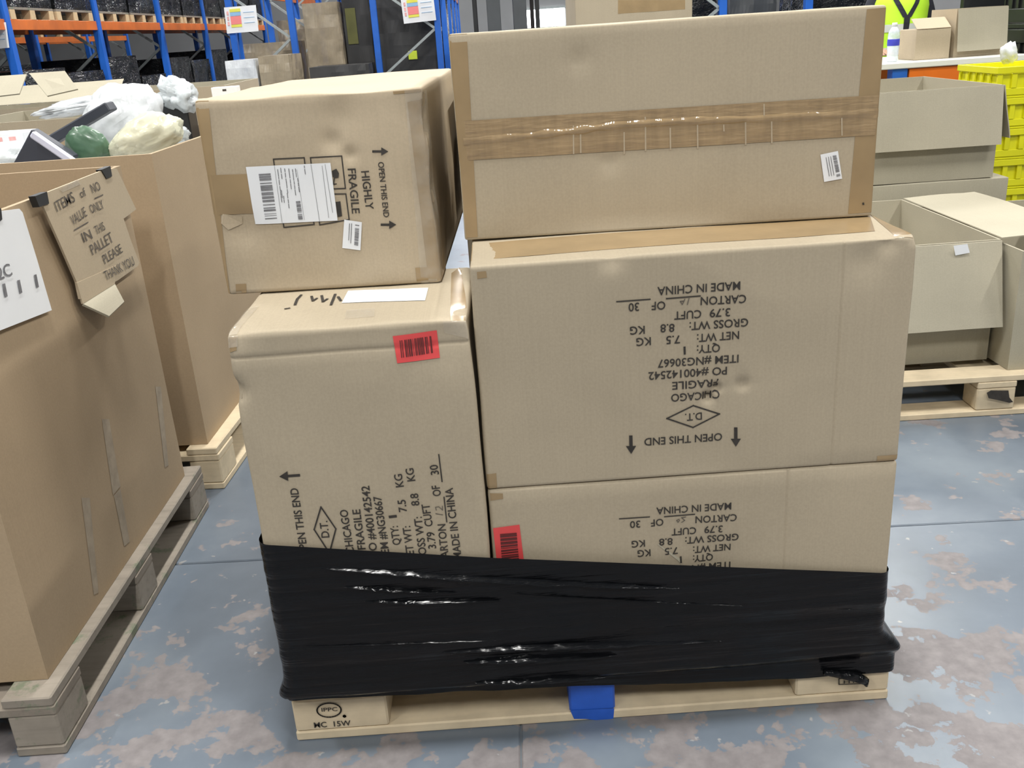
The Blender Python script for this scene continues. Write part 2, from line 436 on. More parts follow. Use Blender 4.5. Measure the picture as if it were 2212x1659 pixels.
# high bay lamps
lamp_no = [0]
def lamp(x, y, first=[None]):
    if first[0] is None:
        t = thing('high_bay_lamp_offscreen', 'long white linear lamp hanging under the warehouse ceiling', 'lamp', (x, y, LAMP_Z), 0, 'linear lamps under the ceiling')
        box('housing', -.16, .16, -.8, .8, .02, .09, 'white_top', t); box('diffuser', -.14, .14, -.77, .77, .008, .019, 'white_top', t, 0)
        for s in (-.6, .6):
            bm = bmesh.new(); cyl(bm, (0, s, .09), (0, s, 7.17-LAMP_Z), .004, n=6); bm_obj('suspension_cable', bm, 'steel', t)
        first[0] = t
    else:
        t = copy_tree(first[0]); t.location = (x, y, LAMP_Z)
    lamp_no[0] += 1; nm = 'ceiling_lamp_%02d_offscreen' % lamp_no[0]
    ld = bpy.data.lights.new(nm, 'AREA'); ld.shape = 'RECTANGLE'; ld.size = .28; ld.size_y = 1.54; ld.energy = LAMP_W; ld.color = (1, .985, .95)
    lo = bpy.data.objects.new(nm, ld); COL.objects.link(lo); lo.parent = t; lo.location = (0, 0, 0)
for (x, y) in LAMPS:
    lamp(x, y)

# ================================================================== PALLETS
def pallet(name, label, loc, w, d, wx, wy, rz=0., bw=(.145, .1, .145), hh=.141, ndeck=5, group=None, chip=0):
    t = thing(name, label, 'pallet', loc, rz, group); rr = random.Random(len(label))
    bb = .022; z1 = hh-.044
    ys = [(0, .1), (d/2-.06, d/2+.06), (d-.1, d)]
    xs = [(0, bw[0]), (w/2-bw[1]/2, w/2+bw[1]/2), (w-bw[2], w)]
    for y0, y1 in ys: box('bottom_board', 0, w, y0, y1, 0, bb, wx, t, .003)
    bl = []
    for y0, y1 in ys:
        for x0, x1 in xs: bl.append(box('block', x0+.001, x1-.001, y0+.001, y1-.001, bb, z1, wx, t, .004))
    for x0, x1 in xs: box('stringer_board', x0, x1, 0, d, z1, z1+.022, wy, t, .003)
    s = (d-.1*ndeck)/(ndeck-1)
    for k in range(ndeck):
        y0 = k*(.1+s); box('deck_board', 0, w, y0+rr.uniform(-.0, .004), y0+.1+rr.uniform(-.01, .012) if k < ndeck-1 else d, z1+.022, hh, wx, t, .003)
    return t, bl

PH = .141
mp, mpb = pallet('wooden_pallet', 'new pale pine pallet with a blue painted middle block under the black wrapped cartons', (0, .029, 0), 1.2, 1.0, 'pale_x', 'pale_y', 0, (.19, .094, .19), PH)
for b in (mpb[1],): b.data.materials.clear(); b.data.materials.append(M['bluepaint']); b['label'] = 'bright blue painted end block'
# blue paint also on the bottom board under the middle block
def decal(name, pts, mat, parent, off=(0, 0, 0), inv=None, label=None, n=1):
    V = [(inv @ Vector(p) if inv else Vector(p)) + Vector(off) for p in pts]
    o = mesh_obj(name, V, [tuple(range(len(V)))], mat, parent)
    if label: o['label'] = label
    return o
PI_ = Matrix.Translation((0, -.029, 0))
decal('paint_patch', [at_y(x, y, .0285) for x, y in ((1232, 1535), (1327, 1530), (1325, 1552), (1300, 1557), (1265, 1553), (1240, 1553))], 'bluepaint', mp, (0, 0, 0), PI_, 'blue paint lapping onto the bottom board')
# heat treatment stamp on the left block
def plane_text(name, items, P, N, right, up, mat, parent, inv=None, label=None, bold=.012):
    """items ('t', text, a px, b px, cap m) / ('l', pts, width) / ('r', centre px, rx, ry, width) drawn on a world plane"""
    right = Vector(right); up = Vector(up); V, Fc = [], []
    def uvp(p): q = on_plane(p[0], p[1], P, N)-P; return Vector((q.dot(right), q.dot(up)))
    def put(q): w_ = P + right*q.x + up*q.y + N*.0008; V.append(inv @ w_ if inv else w_)
    def poly(pts, wd_):
        for a, b in zip(pts, pts[1:]):
            d = (b-a).normalized(); nn = Vector((-d.y, d.x))*wd_/2; k = len(V)
            for q in (a-d*wd_/3+nn, b+d*wd_/3+nn, b+d*wd_/3-nn, a-d*wd_/3-nn): put(q)
            Fc.append((k, k+1, k+2, k+3))
    for it in items:
        if it[0] == 't':
            a, b = uvp(it[2]), uvp(it[3]); vs, fs, wdt, cap = text_tris(it[1], bold); d = b-a; L = d.length; d.normalize(); u2 = Vector((-d.y, d.x)); k = len(V)
            for v in vs: put(a + d*(v.x*L/wdt) + u2*(v.y*it[4]/cap))
            Fc += [tuple(i+k for i in f) for f in fs]
        elif it[0] == 'q':   # lettering sheared with the hanging sheet: baseline a->b and cap direction in pixels
            vs, fs, wdt, cap = text_tris(it[1], bold); k = len(V); ax, ay = it[2]; bx, by = it[3]; cx, cy = it[4]
            for v in vs:
                s_, t_ = v.x/wdt, v.y/cap; put(uvp((ax+(bx-ax)*s_+cx*t_, ay+(by-ay)*s_+cy*t_)))
            Fc += [tuple(i+k for i in f) for f in fs]
        elif it[0] == 'l': poly([uvp(p) for p in it[1]], it[2])
        else:
            c = uvp(it[1]); poly([c+Vector((math.cos(t*math.pi/14)*it[2], math.sin(t*math.pi/14)*it[3])) for t in range(29)], it[4])
    o = mesh_obj(name, V, Fc, mat, parent)
    if label: o['label'] = label
    return o
c6 = crop(2212/700, 540, 1150)
plane_text('heat_stamp', [('r', c6((540, 1212)), .024, .017, .003), ('t', 'IPPC', c6((490, 1222)), c6((598, 1216)), .009), ('t', 'MC  15W', c6((440, 1332)), c6((690, 1316)), .013), ('r', c6((645, 1253)), .002, .002, .003)],
           Vector((0, .0285, 0)), Vector((0, -1, 0)), (1, 0, 0), (0, 0, 1), 'ink', mp, PI_, 'black heat treatment stamp on the block')
plane_text('heat_stamp', [('l', [(1812, 1466), (1868, 1462), (1868, 1476), (1812, 1478), (1812, 1466)], .002), ('t', 'HT', (1822, 1476), (1850, 1474), .007)], Vector((0, .0285, 0)), Vector((0, -1, 0)), (1, 0, 0), (0, 0, 1), 'ink', mp, PI_)

# ================================================================== THE FIVE CARTONS
a_, b_, c_ = .7398, .4099, .3564
grp = None
B5 = Carton('carton', 'brown carton half under the black film with a red barcode sticker and upside-down print', 'carton', (.424, 0, PH), (a_, c_, b_), 0, 'card', seed=1, amp=.002, dents=[((.43, 0, .22), .05, .005)], scores=[(0, .542, .0022, .0018)])
B3 = Carton('carton', 'large brown carton with upside-down black lettering, a diamond mark and a puncture', 'carton', (.424, 0, PH+b_), (a_, c_, b_), 0, 'card', seed=2, amp=.0025,
            dents=[((.235, 0, .405), .02, .006), ((.69, 0, .40), .018, .005), ((.74, 0, .408), .012, .007), ((.396, 0, .149), .009, .011), ((.410, 0, .165), .008, .010), ((.456, 0, .169), .011, .006), ((.66, 0, .375), .03, .004)], scores=[(0, .619, .0022, .0018)])
B4 = Carton('carton', 'upright brown carton with sideways lettering and a red barcode sticker near its top', 'carton', (.012, -.017, PH), (b_, c_, a_), 0, 'card', seed=3, amp=.003, r=.012,
            dents=[((0, 0, .635), .016, .022), ((.36, 0, .70), .05, .006), ((.40, .02, .74), .02, .010), ((.02, 0, .74), .025, .006), ((.2, 0, .735), .09, .005)], scores=[(2, .693, .003, .0022)])
B1 = Carton('carton', 'worn HIGHLY FRAGILE carton with a white shipping label on its front', 'carton', (-.044, .229, PH+a_), (b_, a_, c_), -.038, 'card_b', seed=4, amp=.004, r=.010,
            dents=[((.25, 0, .31), .03, .005), ((.235, 0, .27), .018, .006), ((.265, 0, .245), .012, .005), ((.055, 0, .125), .03, .008), ((.41, 0, .30), .03, .010), ((.41, 0, .17), .05, .008), ((.41, .02, .31), .012, .014), ((.41, .02, .285), .012, .014), ((.41, .03, .205), .014, .016), ((.41, .03, .18), .014, .016), ((.1, 0, .35), .06, .006), ((.3, 0, .352), .08, .006)])
B2 = Carton('carton', 'wide brown carton sealed along the middle with wrinkled brown tape, topmost of the stack', 'carton', (.414, .198, PH+2*b_), (a_, b_, c_), -.039, 'card', seed=5, amp=.002, r=.006,
            dents=[((.27, 0, .13), .02, .004), ((.22, 0, .30), .02, .003)])
# second row of cartons that carries the upper two (hidden behind the first row); the tall last one is added to darken the gap
for nm, lb, loc, sz in (('carton', 'plain brown carton behind the half wrapped carton, at the bottom of the rear row', (.424, .360, PH), (a_, c_, b_)),
                        ('carton', 'plain brown carton behind the punctured carton, on top of the rear row', (.424, .360, PH+b_), (a_, c_, b_)),
                        ('carton', 'plain upright brown carton in the rear row, under the back of the fragile carton', (.012, .345, PH), (.335, c_, a_)),
                        ('carton', 'plain tall brown carton added unseen behind the taped carton, darkening the gap beside it', (.402, .722, PH), (.48, .28, 1.04))):
    Carton(nm, lb, 'carton', loc, sz, 0, 'card', seed=9, amp=.001, n=8)

# --- print on the punctured carton
k5 = crop(2212/1010, 1000, 450)
hh = .0142
def T(f, s, a, b, h): return ('t', s, f(a), f(b), h)
def Ln(f, pts, w): return ('l', [f(p) for p in pts], w)
def arrow(f, a, b, w, hw, hl):
    """filled arrow from a (tail) to b (tip), widths in crop pixels"""
    a, b = Vector(a), Vector(b); d = (b-a).normalized(); n = Vector((-d.y, d.x)); m = b-d*hl
    return [('p', [f(q) for q in (a+n*w, m+n*w, m-n*w, a-n*w)]), ('p', [f(q) for q in (m+n*hw, b, m-n*hw)])]
it = [T(k5, 'MADE IN CHINA', (1312, 345), (920, 373), hh), T(k5, 'CARTON', (1340, 408), (1125, 420), hh), T(k5, 'OF', (958, 440), (893, 443), hh), T(k5, '30', (833, 446), (783, 450), hh),
      Ln(k5, [(1122, 414), (963, 427)], .0022), Ln(k5, [(885, 430), (728, 441)], .0022),
      T(k5, '3.79', (1265, 472), (1168, 478), hh), T(k5, 'CUFT', (1128, 481), (1000, 490), hh),
      T(k5, 'GROSS WT:', (1350, 520), (1072, 540), hh), T(k5, '8.8', (1002, 547), (935, 550), hh), T(k5, 'KG', (860, 556), (790, 561), hh),
      T(k5, 'NET WT:', (1307, 581), (1108, 597), hh), T(k5, '7.5', (1028, 602), (962, 606), hh), T(k5, 'KG', (889, 610), (820, 615), hh),
      T(k5, 'QTY:', (1217, 643), (1108, 650), hh), T(k5, '1', (1054, 655), (1044, 656), hh),
      T(k5, 'ITEM #NG30667', (1305, 693), (922, 718), hh), T(k5, 'PO #400142542', (1250, 750), (878, 776), hh),
      T(k5, 'FRAGILE', (1210, 808), (990, 823), hh), T(k5, 'CHICAGO', (1215, 864), (985, 880), hh),
      Ln(k5, [(965, 993), (1090, 933), (1213, 972), (1088, 1035), (965, 993)], .0026), T(k5, 'D.T.', (1130, 965), (1050, 972), hh*.95),
      T(k5, 'OPEN THIS END', (1226, 1062), (858, 1088), hh*1.02)]
it += arrow(k5, (1290, 1035), (1291, 1127), 8, 24, 38) + arrow(k5, (794, 1074), (796, 1162), 8, 24, 38)
B3.print_(it, label='black carton lettering printed upside down')
B3.print_([Ln(k5, [(1070, 425), (1062, 455)], .0014), Ln(k5, [(1050, 430), (1038, 455), (1028, 440), (1045, 438)], .0014)], mat='marker', name='handwritten_number')
B3.sheet('packing_tape', 'top', [(1012, 560), (1890, 498), (1880, 466), (1010, 524)], 'tape', label='brown tape along the top seam')
B3.sheet('packing_tape', 'top', [(1955, 520), (1988, 512), (1905, 455), (1880, 462)], 'tape')
B3.sheet('packing_tape', 'front', [(1030, 588), (1050, 586), (1052, 600), (1031, 603)], 'tape')
B3.sheet('packing_tape', 'front', [(1895, 985), (1940, 982), (1938, 1003), (1893, 1006)], 'tape')
B3.sheet('packing_tape', 'front', [(1050, 1025), (1072, 1022), (1074, 1056), (1052, 1058)], 'tape')

# --- print on the half wrapped carton
k6 = crop(2212/950, 1030, 980)
it = [T(k6, 'MADE IN CHINA', (1280, 245), (903, 272), hh), T(k6, 'CARTON', (1308, 303), (1100, 315), hh), T(k6, 'OF', (938, 327), (875, 333), hh), T(k6, '30', (822, 337), (770, 341), hh),
      Ln(k6, [(1095, 304), (945, 317)], .0022), Ln(k6, [(868, 318), (718, 328)], .0022),
      T(k6, '3.79', (1237, 361), (1145, 366), hh), T(k6, 'CUFT', (1103, 369), (980, 378), hh),
      T(k6, 'GROSS WT:', (1318, 402), (1048, 420), hh), T(k6, '8.8', (985, 424), (917, 429), hh), T(k6, 'KG', (845, 434), (778, 440), hh),
      T(k6, 'NET WT:', (1278, 455), (1088, 468), hh), T(k6, '7.5', (1010, 470), (945, 476), hh), T(k6, 'KG', (873, 481), (808, 487), hh),
      T(k6, 'QTY:', (1190, 507), (1088, 513), hh), T(k6, '1', (1030, 516), (1021, 517), hh), T(k6, 'ITEM #NG30667', (1278, 548), (905, 574), hh)]
B5.print_(it, label='black carton lettering printed upside down')
B5.print_([Ln(k6, [(1050, 318), (1030, 322), (1046, 335), (1030, 345)], .0014), Ln(k6, [(1018, 330), (1005, 335), (1012, 345), (1020, 335)], .0014)], mat='marker', name='handwritten_number')
B5.print_([('p', [k6(p) for p in ((905, 455), (915, 455), (1025, 530), (1030, 560), (1015, 540))])], mat='card_in', name='torn_edge', off=.0012)
s5 = B5.sheet('barcode_sticker', 'front', [(1065, 1141), (1122, 1133), (1134, 1230), (1076, 1238)], 'red', off=.0014, label='red barcode sticker')
B5.bars('barcode', 'front', [(1080, 1153), (1085, 1225), (1122, 1220), (1116, 1150)], 'redink', s5, 3, 30, .0022)
B5.sheet('packing_tape', 'front', [(1058, 1066), (1086, 1066), (1087, 1078), (1059, 1082)], 'tape')

# --- upright carton
k4 = crop(3.95, 520, 950)
it = [T(k4, 'OPEN THIS END', (578, 990), (487, 410), hh), T(k4, 'D.T.', (757, 832), (738, 690), hh), Ln(k4, [(685, 572), (812, 760), (757, 965), (627, 765), (685, 572)], .0026),
      T(k4, 'CHICAGO', (968, 965), (910, 593), hh), T(k4, 'FRAGILE', (1065, 932), (1018, 590), hh), T(k4, 'PO #400142542', (1168, 985), (1096, 390), hh), T(k4, 'ITEM #NG30667', (1275, 1030), (1198, 478), hh),
      T(k4, 'QTY:', (1365, 895), (1340, 735), hh), T(k4, '1', (1332, 662), (1328, 640), hh),
      T(k4, 'NET WT:', (1488, 1035), (1445, 735), hh), T(k4, '7.5', (1418, 612), (1404, 508), hh), T(k4, 'KG', (1392, 397), (1374, 288), hh),
      T(k4, 'GROSS WT:', (1600, 1090), (1543, 655), hh), T(k4, '8.8', (1525, 558), (1512, 455), hh), T(k4, 'KG', (1490, 347), (1472, 238), hh),
      T(k4, '3.79', (1668, 925), (1650, 785), hh), T(k4, 'CUFT', (1640, 735), (1608, 545), hh),
      T(k4, 'CARTON', (1780, 1055), (1745, 718), hh), T(k4, 'OF', (1710, 475), (1695, 385), hh), T(k4, '30', (1692, 292), (1678, 208), hh),
      Ln(k4, [(1758, 700), (1735, 490)], .0022), Ln(k4, [(1718, 355), (1690, 125)], .0022), T(k4, 'MADE IN CHINA', (1885, 1010), (1808, 408), hh)]
it += arrow(k4, (507, 300), (328, 313), 11, 42, 75)
B4.print_(it, label='black carton lettering printed sideways')
B4.print_([Ln(k4, [(1722, 640), (1665, 630)], .0014), Ln(k4, [(1668, 600), (1662, 575), (1690, 570), (1722, 600), (1720, 565)], .0014)], mat='marker', name='handwritten_number')
s4 = B4.sheet('barcode_sticker', 'front', [(848, 727), (943, 716), (950, 775), (858, 785)], 'red', off=.0014, label='red barcode sticker')
B4.bars('barcode', 'front', [(863, 736), (932, 728), (936, 764), (867, 773)], 'redink', s4, 5, 44, .0022)
B4.sheet('shipping_label', 'top', [(738, 654), (918, 648), (925, 622), (752, 628)], 'paper', off=.001, label='white shipping label on the top')
B4.sheet('clear_tape', 'top', [(744, 684), (808, 680), (810, 664), (748, 668)], 'clear_tape', off=.001)
k3 = crop(2212/620, 460, 560)
for q in ([(680, 275), (650, 305), (632, 348)], [(760, 285), (770, 318), (800, 300)], [(838, 280), (848, 325), (880, 305)], [(942, 270), (910, 348)], [(965, 290), (985, 318)], [(560, 378), (585, 374)]):
    B4.print_([Ln(k3, q, .005)], face='top', name='printed_stroke')
B4.sheet('packing_tape', 'top', [(970, 700), (1012, 700), (995, 575), (975, 590)], 'tape')
B4.sheet('clear_tape', 'top', [(478, 720), (510, 715), (560, 660), (530, 665)], 'clear_tape', off=.0015)
B4.sheet('clear_tape', 'front', [(480, 715), (510, 714), (512, 750), (486, 754)], 'clear_tape', off=.0015)
B4.sheet('clear_tape', 'front', [(955, 690), (1014, 685), (1018, 735), (960, 722)], 'clear_tape', off=.0015)
B4.sheet('packing_tape', 'front', [(482, 728), (509, 728), (510, 758), (490, 764)], 'tape', off=.0008)

# --- fragile carton
k1 = crop(2003/640, 400, 130)
it = [T(k1, 'FRAGILE', (1097, 735), (1128, 1038), .0145), T(k1, 'HIGHLY', (1188, 752), (1222, 1010), .0145), T(k1, 'OPEN THIS END', (1302, 690), (1342, 1062), .0105)]
it += arrow(k1, (1263, 618), (1372, 618), 8, 28, 48) + arrow(k1, (1322, 1112), (1428, 1112), 8, 28, 48)
for q in ([(595, 670), (803, 660), (830, 885), (625, 890)], [(845, 660), (1055, 650), (1082, 868), (872, 875)], [(630, 915), (835, 910), (870, 1112), (666, 1132)], [(880, 908), (1085, 905), (1108, 1078), (908, 1115)]):
    it.append(Ln(k1, q+[q[0]], .0022))
B1.print_(it, label='black HIGHLY FRAGILE lettering printed sideways')
B1.print_([('p', [k1(p) for p in ((990, 750), (1020, 735), (1038, 765), (1035, 795), (1010, 800), (995, 790))]), Ln(k1, [(1007, 798), (1000, 840), (1020, 838)], .002)], name='handling_symbol')
B1.print_([('p', [k1(p) for p in ((1015, 960), (1048, 955), (1060, 1055), (1030, 1062))])], name='handling_symbol')
lb = B1.sheet('shipping_label', 'front', [k1(p) for p in ((410, 722), (980, 695), (1030, 1085), (470, 1112))], 'paper', off=.0020, n=12, label='white shipping label with barcodes')
B1.bars('barcode', 'front', [k1(p) for p in ((495, 757), (540, 1078), (622, 1072), (575, 752))], 'greyink', lb, 11, 60, .0030)
B1.bars('barcode', 'front', [k1(p) for p in ((748, 955), (765, 1080), (795, 1078), (778, 952))], 'greyink', lb, 12, 30, .0030)
rr = random.Random(4); itl = [Ln(k1, [(603, 715), (655, 1098)], .0006), Ln(k1, [(850, 705), (908, 1088)], .0007), Ln(k1, [(925, 715), (970, 1065)], .0007), Ln(k1, [(945, 705), (997, 1030)], .0007), Ln(k1, [(755, 740), (805, 1080)], .0005)]
for (x, y0, y1) in ((625, 740, 960), (645, 730, 800), (672, 735, 880), (700, 735, 870), (690, 900, 1000), (725, 740, 900), (745, 735, 790), (760, 800, 860), (650, 880, 910), (665, 920, 960), (805, 715, 750)):
    y = y0
    while y < y1:
        l = rr.uniform(12, 34); itl.append(Ln(k1, [(x+(y-y0)*.13, y), (x+(y+l-y0)*.13, y+l)], .0013)); y += l+rr.uniform(5, 12)
B1.print_(itl, mat='greyink', name='label_print', parent=lb, off=.0030)
s1 = B1.sheet('barcode_sticker', 'front', [k1(p) for p in ((1075, 1078), (1195, 1095), (1185, 1285), (1062, 1270))], 'paper', off=.0020, label='small white barcode sticker')
B1.bars('barcode', 'front', [k1(p) for p in ((1150, 1110), (1143, 1250), (1170, 1254), (1178, 1114))], 'greyink', s1, 21, 50, .0030)
B1.print_([Ln(k1, [(x, 1105), (x-6, 1105+l)], .0012) for x, l in ((1112, 110), (1126, 130))], mat='greyink', name='label_print', parent=s1, off=.0030)
B1.sheet('packing_tape', 'front', [k1(p) for p in ((30, 265), (150, 250), (300, 1590), (255, 1600))], 'tape', off=.0008, n=16)
B1.sheet('packing_tape', 'front', [k1(p) for p in ((110, 780), (425, 770), (470, 1040), (160, 1050))], 'tape', off=.0010, n=14)
B1.sheet('packing_tape', 'front', [k1(p) for p in ((1500, 285), (1640, 260), (1760, 1540), (1650, 1545))], 'tape', off=.0008, n=16)
B1.sheet('packing_tape', 'front', [k1(p) for p in ((1400, 205), (1600, 185), (1610, 215), (1405, 232))], 'tape', off=.0009)
B1.sheet('packing_tape', 'front', [k1(p) for p in ((1555, 1405), (1635, 1400), (1645, 1495), (1565, 1500))], 'tape', off=.0012)
B1.sheet('packing_tape', 'front', [k1(p) for p in ((340, 1515), (410, 1512), (415, 1590), (345, 1594))], 'tape', off=.0012)
B1.sheet('clear_tape', 'front', [k1(p) for p in ((1480, 200), (1650, 180), (1770, 1530), (1600, 1545))], 'clear_tape', off=.0020, n=16, label='crinkled clear tape over the corner')
B1.grid('clear_tape', 'right', [(0, .01), (.05, .01), (.05, .345), (0, .345)], 'clear_tape', off=.0015)
B1.print_([('p', [k1(p) for p in ((155, 1040), (260, 1040), (380, 1060), (380, 1110), (290, 1150), (250, 1110))])], mat='card_b', name='torn_paper', off=.0016)

# --- wide taped carton
k2 = crop(2212/1040, 940, 0)
B2.sheet('packing_tape', 'front', [(962, 72), (1008, 69), (1032, 512), (1006, 514)], 'tape', off=.0006, n=16)
B2.sheet('packing_tape', 'front', [(1873, 20), (1918, 16), (1889, 458), (1832, 462)], 'tape', off=.0006, n=16)
tw = B2.sheet('seam_tape', 'front', [(975, 263), (1900, 205), (1890, 292), (985, 348)], 'tape_w', off=.0012, n=30, label='wrinkled glossy brown tape along the seam')
# raised fold running along the tape
def tape_fold():
    pts = [(1001, 306), (1120, 296), (1240, 283), (1340, 270), (1480, 262), (1640, 257), (1760, 250), (1900, 244)]
    V, Fc = [], []; n = 60; m = 6
    for i in range(n+1):
        t = i/n*(len(pts)-1); k = min(int(t), len(pts)-2); f = t-k
        x = pts[k][0]*(1-f)+pts[k+1][0]*f; y = pts[k][1]*(1-f)+pts[k+1][1]*f
        u, v = B2.uv('front', x, y); wv = .0065+.003*noise.noise(Vector((i*.35, 1, 2))); am = .0030*(.6+.8*abs(noise.noise(Vector((i*.5, 7, 2)))))
        for j in range(m+1):
            s = j/m*2-1; V.append(B2.face_point('front', u, v+s*wv, .0013+am*math.sin(math.pi*min(i, n-i)/n)**.5*(1-s*s)))
    for i in range(n):
        for j in range(m): q = i*(m+1)+j; Fc.append((q, q+1, q+m+2, q+m+1))
    o = mesh_obj('tape_fold', V, [f[::-1] for f in Fc], 'tape_w', tw, smooth=True); o['label'] = 'glossy puckered ridge in the tape'
tape_fold()
for x, y0, y1 in ((868, 610, 705), (966, 570, 690), (1080, 590, 685), (1205, 575, 680), (1425, 560, 662), (1545, 550, 655), (635, 580, 705), (668, 620, 700), (1325, 575, 600), (965, 540, 560), (1510, 480, 550), (1868, 545, 620)):
    B2.print_([Ln(k2, [(x, y0), (x+1, y1)], .0024)], mat='card_b', name='tape_gap', parent=tw, off=.0018)
s2 = B2.sheet('barcode_sticker', 'front', [(1772, 334), (1810, 326), (1819, 386), (1780, 393)], 'paper', off=.0016, label='small white barcode sticker')
B2.bars('barcode', 'front', [(1798, 336), (1807, 382), (1815, 380), (1806, 335)], 'greyink', s2, 31, 44, .0026)
B2.print_([('l', [(1784+k*5, 340-k), (1791+k*5, 380-k)], .001) for k in range(3)], mat='greyink', name='label_print', parent=s2, off=.0026)
B2.print_([('p', [(1862, 438), (1866, 437), (1867, 442), (1863, 443)])], mat='ink', name='ink_spot', off=.002)

# ================================================================== BLACK STRETCH FILM
def stretch_film():
    x0, x1, y0, y1 = .0095, 1.1665, -.0195, 1.0045
    X0, X1, Y0, Y1 = -.006, 1.207, .022, 1.036
    r = .02; path = []
    def arc(cx, cy, a0, a1, n=7):
        for k in range(n+1):
            a = a0+(a1-a0)*k/n; path.append((cx, cy, math.cos(a), math.sin(a)))
    # perimeter described by unit square corners: store which corner so two outlines can be blended
    per = []
    def line(c0, c1, n):
        for k in range(1, n): per.append(('l', c0, c1, k/n))
    for (cn, a0) in ((0, math.pi), (1, 1.5*math.pi), (2, 0), (3, .5*math.pi)):
        for k in range(6): per.append(('a', cn, a0+math.pi/2*k/5, 0))
        line(cn, (cn+1) % 4, 90 if cn % 2 == 0 else 46)
    def pt(e, o):
        ax0, ax1, ay0, ay1 = o; C = [(ax0+r, ay0+r), (ax1-r, ay0+r), (ax1-r, ay1-r), (ax0+r, ay1-r)]
        if e[0] == 'a': c = C[e[1]]; return (c[0]+r*math.cos(e[2]), c[1]+r*math.sin(e[2])), (math.cos(e[2]), math.sin(e[2]))
        a = 1.5*math.pi+e[1]*math.pi/2; nx, ny = math.cos(a), math.sin(a); p, q = C[e[1]], C[e[2]]
        return (p[0]*(1-e[3])+q[0]*e[3]+r*nx, p[1]*(1-e[3])+q[1]*e[3]+r*ny), (nx, ny)
    tp = [(0, at_y(568, 1173, -.022).z), (.41, at_y(1055, 1203, -.022).z), (1.17, at_y(1915, 1250, -.022).z)]
    bt = [(0, at_y(625, 1513, .022).z), (.55, at_y(1230, 1481, .022).z), (.95, at_y(1700, 1464, .022).z), (1.2, at_y(1925, 1450, .022).z)]
    def lerp(tab, x):
        if x <= tab[0][0]: return tab[0][1]
        for (a, za), (b, zb) in zip(tab, tab[1:]):
            if x <= b: return za+(zb-za)*(x-a)/(b-a)
        return tab[-1][1]
    m = 54; V, Fc = [], []; n = len(per); zc = PH+.018
    for i, e in enumerate(per):
        (ux, uy), nn = pt(e, (x0, x1, y0, y1)); uy += .016*min(max((ux-.42)/.74, 0), 1)*min(max((.05-uy)/.05, 0), 1); (lx, ly), _ = pt(e, (X0, X1, Y0, Y1))
        zt = lerp(tp, ux); zb = lerp(bt, lx) - .004*noise.noise(Vector((i*.15, 0, 3)))
        for j in range(m+1):
            t = j/m; z = zb+(zt-zb)*t
            k = 1-min(max((z-PH+.005)/.055, 0), 1); k = k*k*(3-2*k)
            kf = min(max((PH+.004-z)/.03, 0), 1)   # the film tucks in under the overhanging front
            x = ux*(1-k)+lx*k; ky = kf if ly > uy and uy < .3 else k; y = uy*(1-ky)+ly*ky
            s = i/n*9
            f = .0030*noise.noise(Vector((s*1.1, z*16, 5)))+.0042*noise.noise(Vector((s*.6+z*1.3, z*44, 1)))+.0016*noise.noise(Vector((s*7, z*70, 9)))
            # overlapping turns of the film leave sharp slanting steps
            for (zz, sl, am) in ((.36, -.05, .003), (.30, -.10, .0025), (.245, .02, .0035), (.19, .03, .003), (.155, .015, .004), (.125, .02, .003)):
                q = (z-zz-sl*(x-.6))/.006; f += am*(1/(1+math.exp(-max(min(q, 30), -30)))-.5)*math.exp(-abs(q)*.18)
            f = max(f, -.0020)*(.35 if abs(nn[0]) > .5 else 1)*min(1, (1-t)*9+.1)
            off = .0032 + f
            V.append((x+nn[0]*off, y+nn[1]*off, z))
    for i in range(n):
        i2 = (i+1) % n
        for j in range(m): Fc.append((i*(m+1)+j, i2*(m+1)+j, i2*(m+1)+j+1, i*(m+1)+j+1))
    o = mesh_obj('stretch_film', V, Fc, 'wrap', smooth=True)
    tag(o, 'glossy black stretch film wound round the lower cartons and the pallet', 'stretch film')
    # rolled folds where the film was stretched
    def fold(pts, r, dy=-.0265):
        P = []
        for (xa, ya), (xb, yb_) in zip(pts, pts[1:]):
            for k in range(14): q_ = at_y(xa+(xb-xa)*k/14, ya+(yb_-ya)*k/14, dy); q_.y += .016*min(max((q_.x-.42)/.74, 0), 1); P.append(q_)
        # cross-section of a ledge: long slope facing up and out, then tucked back under
        sec = [(0, 1), (.3, .80), (.6, .52), (.85, .22), (1, -.05), (.95, -.35), (.6, -.6), (0, -.7)]
        n2 = len(sec); V2, F2 = [], []; N2 = len(P)
        for i, p in enumerate(P):
            e_ = math.sin(math.pi*i/(N2-1))**.5; w_ = .0012*noise.noise(Vector((i*.6, r*900, 2)))
            h_ = .72*r*e_*(1+.45*noise.noise(Vector((i*.8, 3, r*500)))); d_ = 1.35*r*e_*(1+.35*noise.noise(Vector((i*.5, 8, r*300))))
            for (so, sz) in sec: V2.append((p.x, p.y+.004-d_*so, p.z+w_+h_*sz))
        for i in range(N2-1):
            for k in range(n2-1): F2.append((i*n2+k, i*n2+k+1, (i+1)*n2+k+1, (i+1)*n2+k))
        mesh_obj('film_fold', V2, F2, 'wrap', o, True)
    for pts, r in (([(690, 1230), (900, 1243), (1180, 1262), (1500, 1280)], .008), ([(740, 1270), (830, 1275), (1000, 1283)], .006), ([(780, 1300), (900, 1302), (1100, 1298)], .007),
                   ([(950, 1412), (1130, 1402), (1350, 1396), (1600, 1392)], .008), ([(1000, 1432), (1150, 1425), (1350, 1420)], .010), ([(1020, 1476), (1150, 1472), (1330, 1466)], .009),
                   ([(1100, 1285), (1500, 1312), (1890, 1330)], .0022), ([(650, 1400), (900, 1392), (1100, 1385)], .002)):
        fold(pts, r)
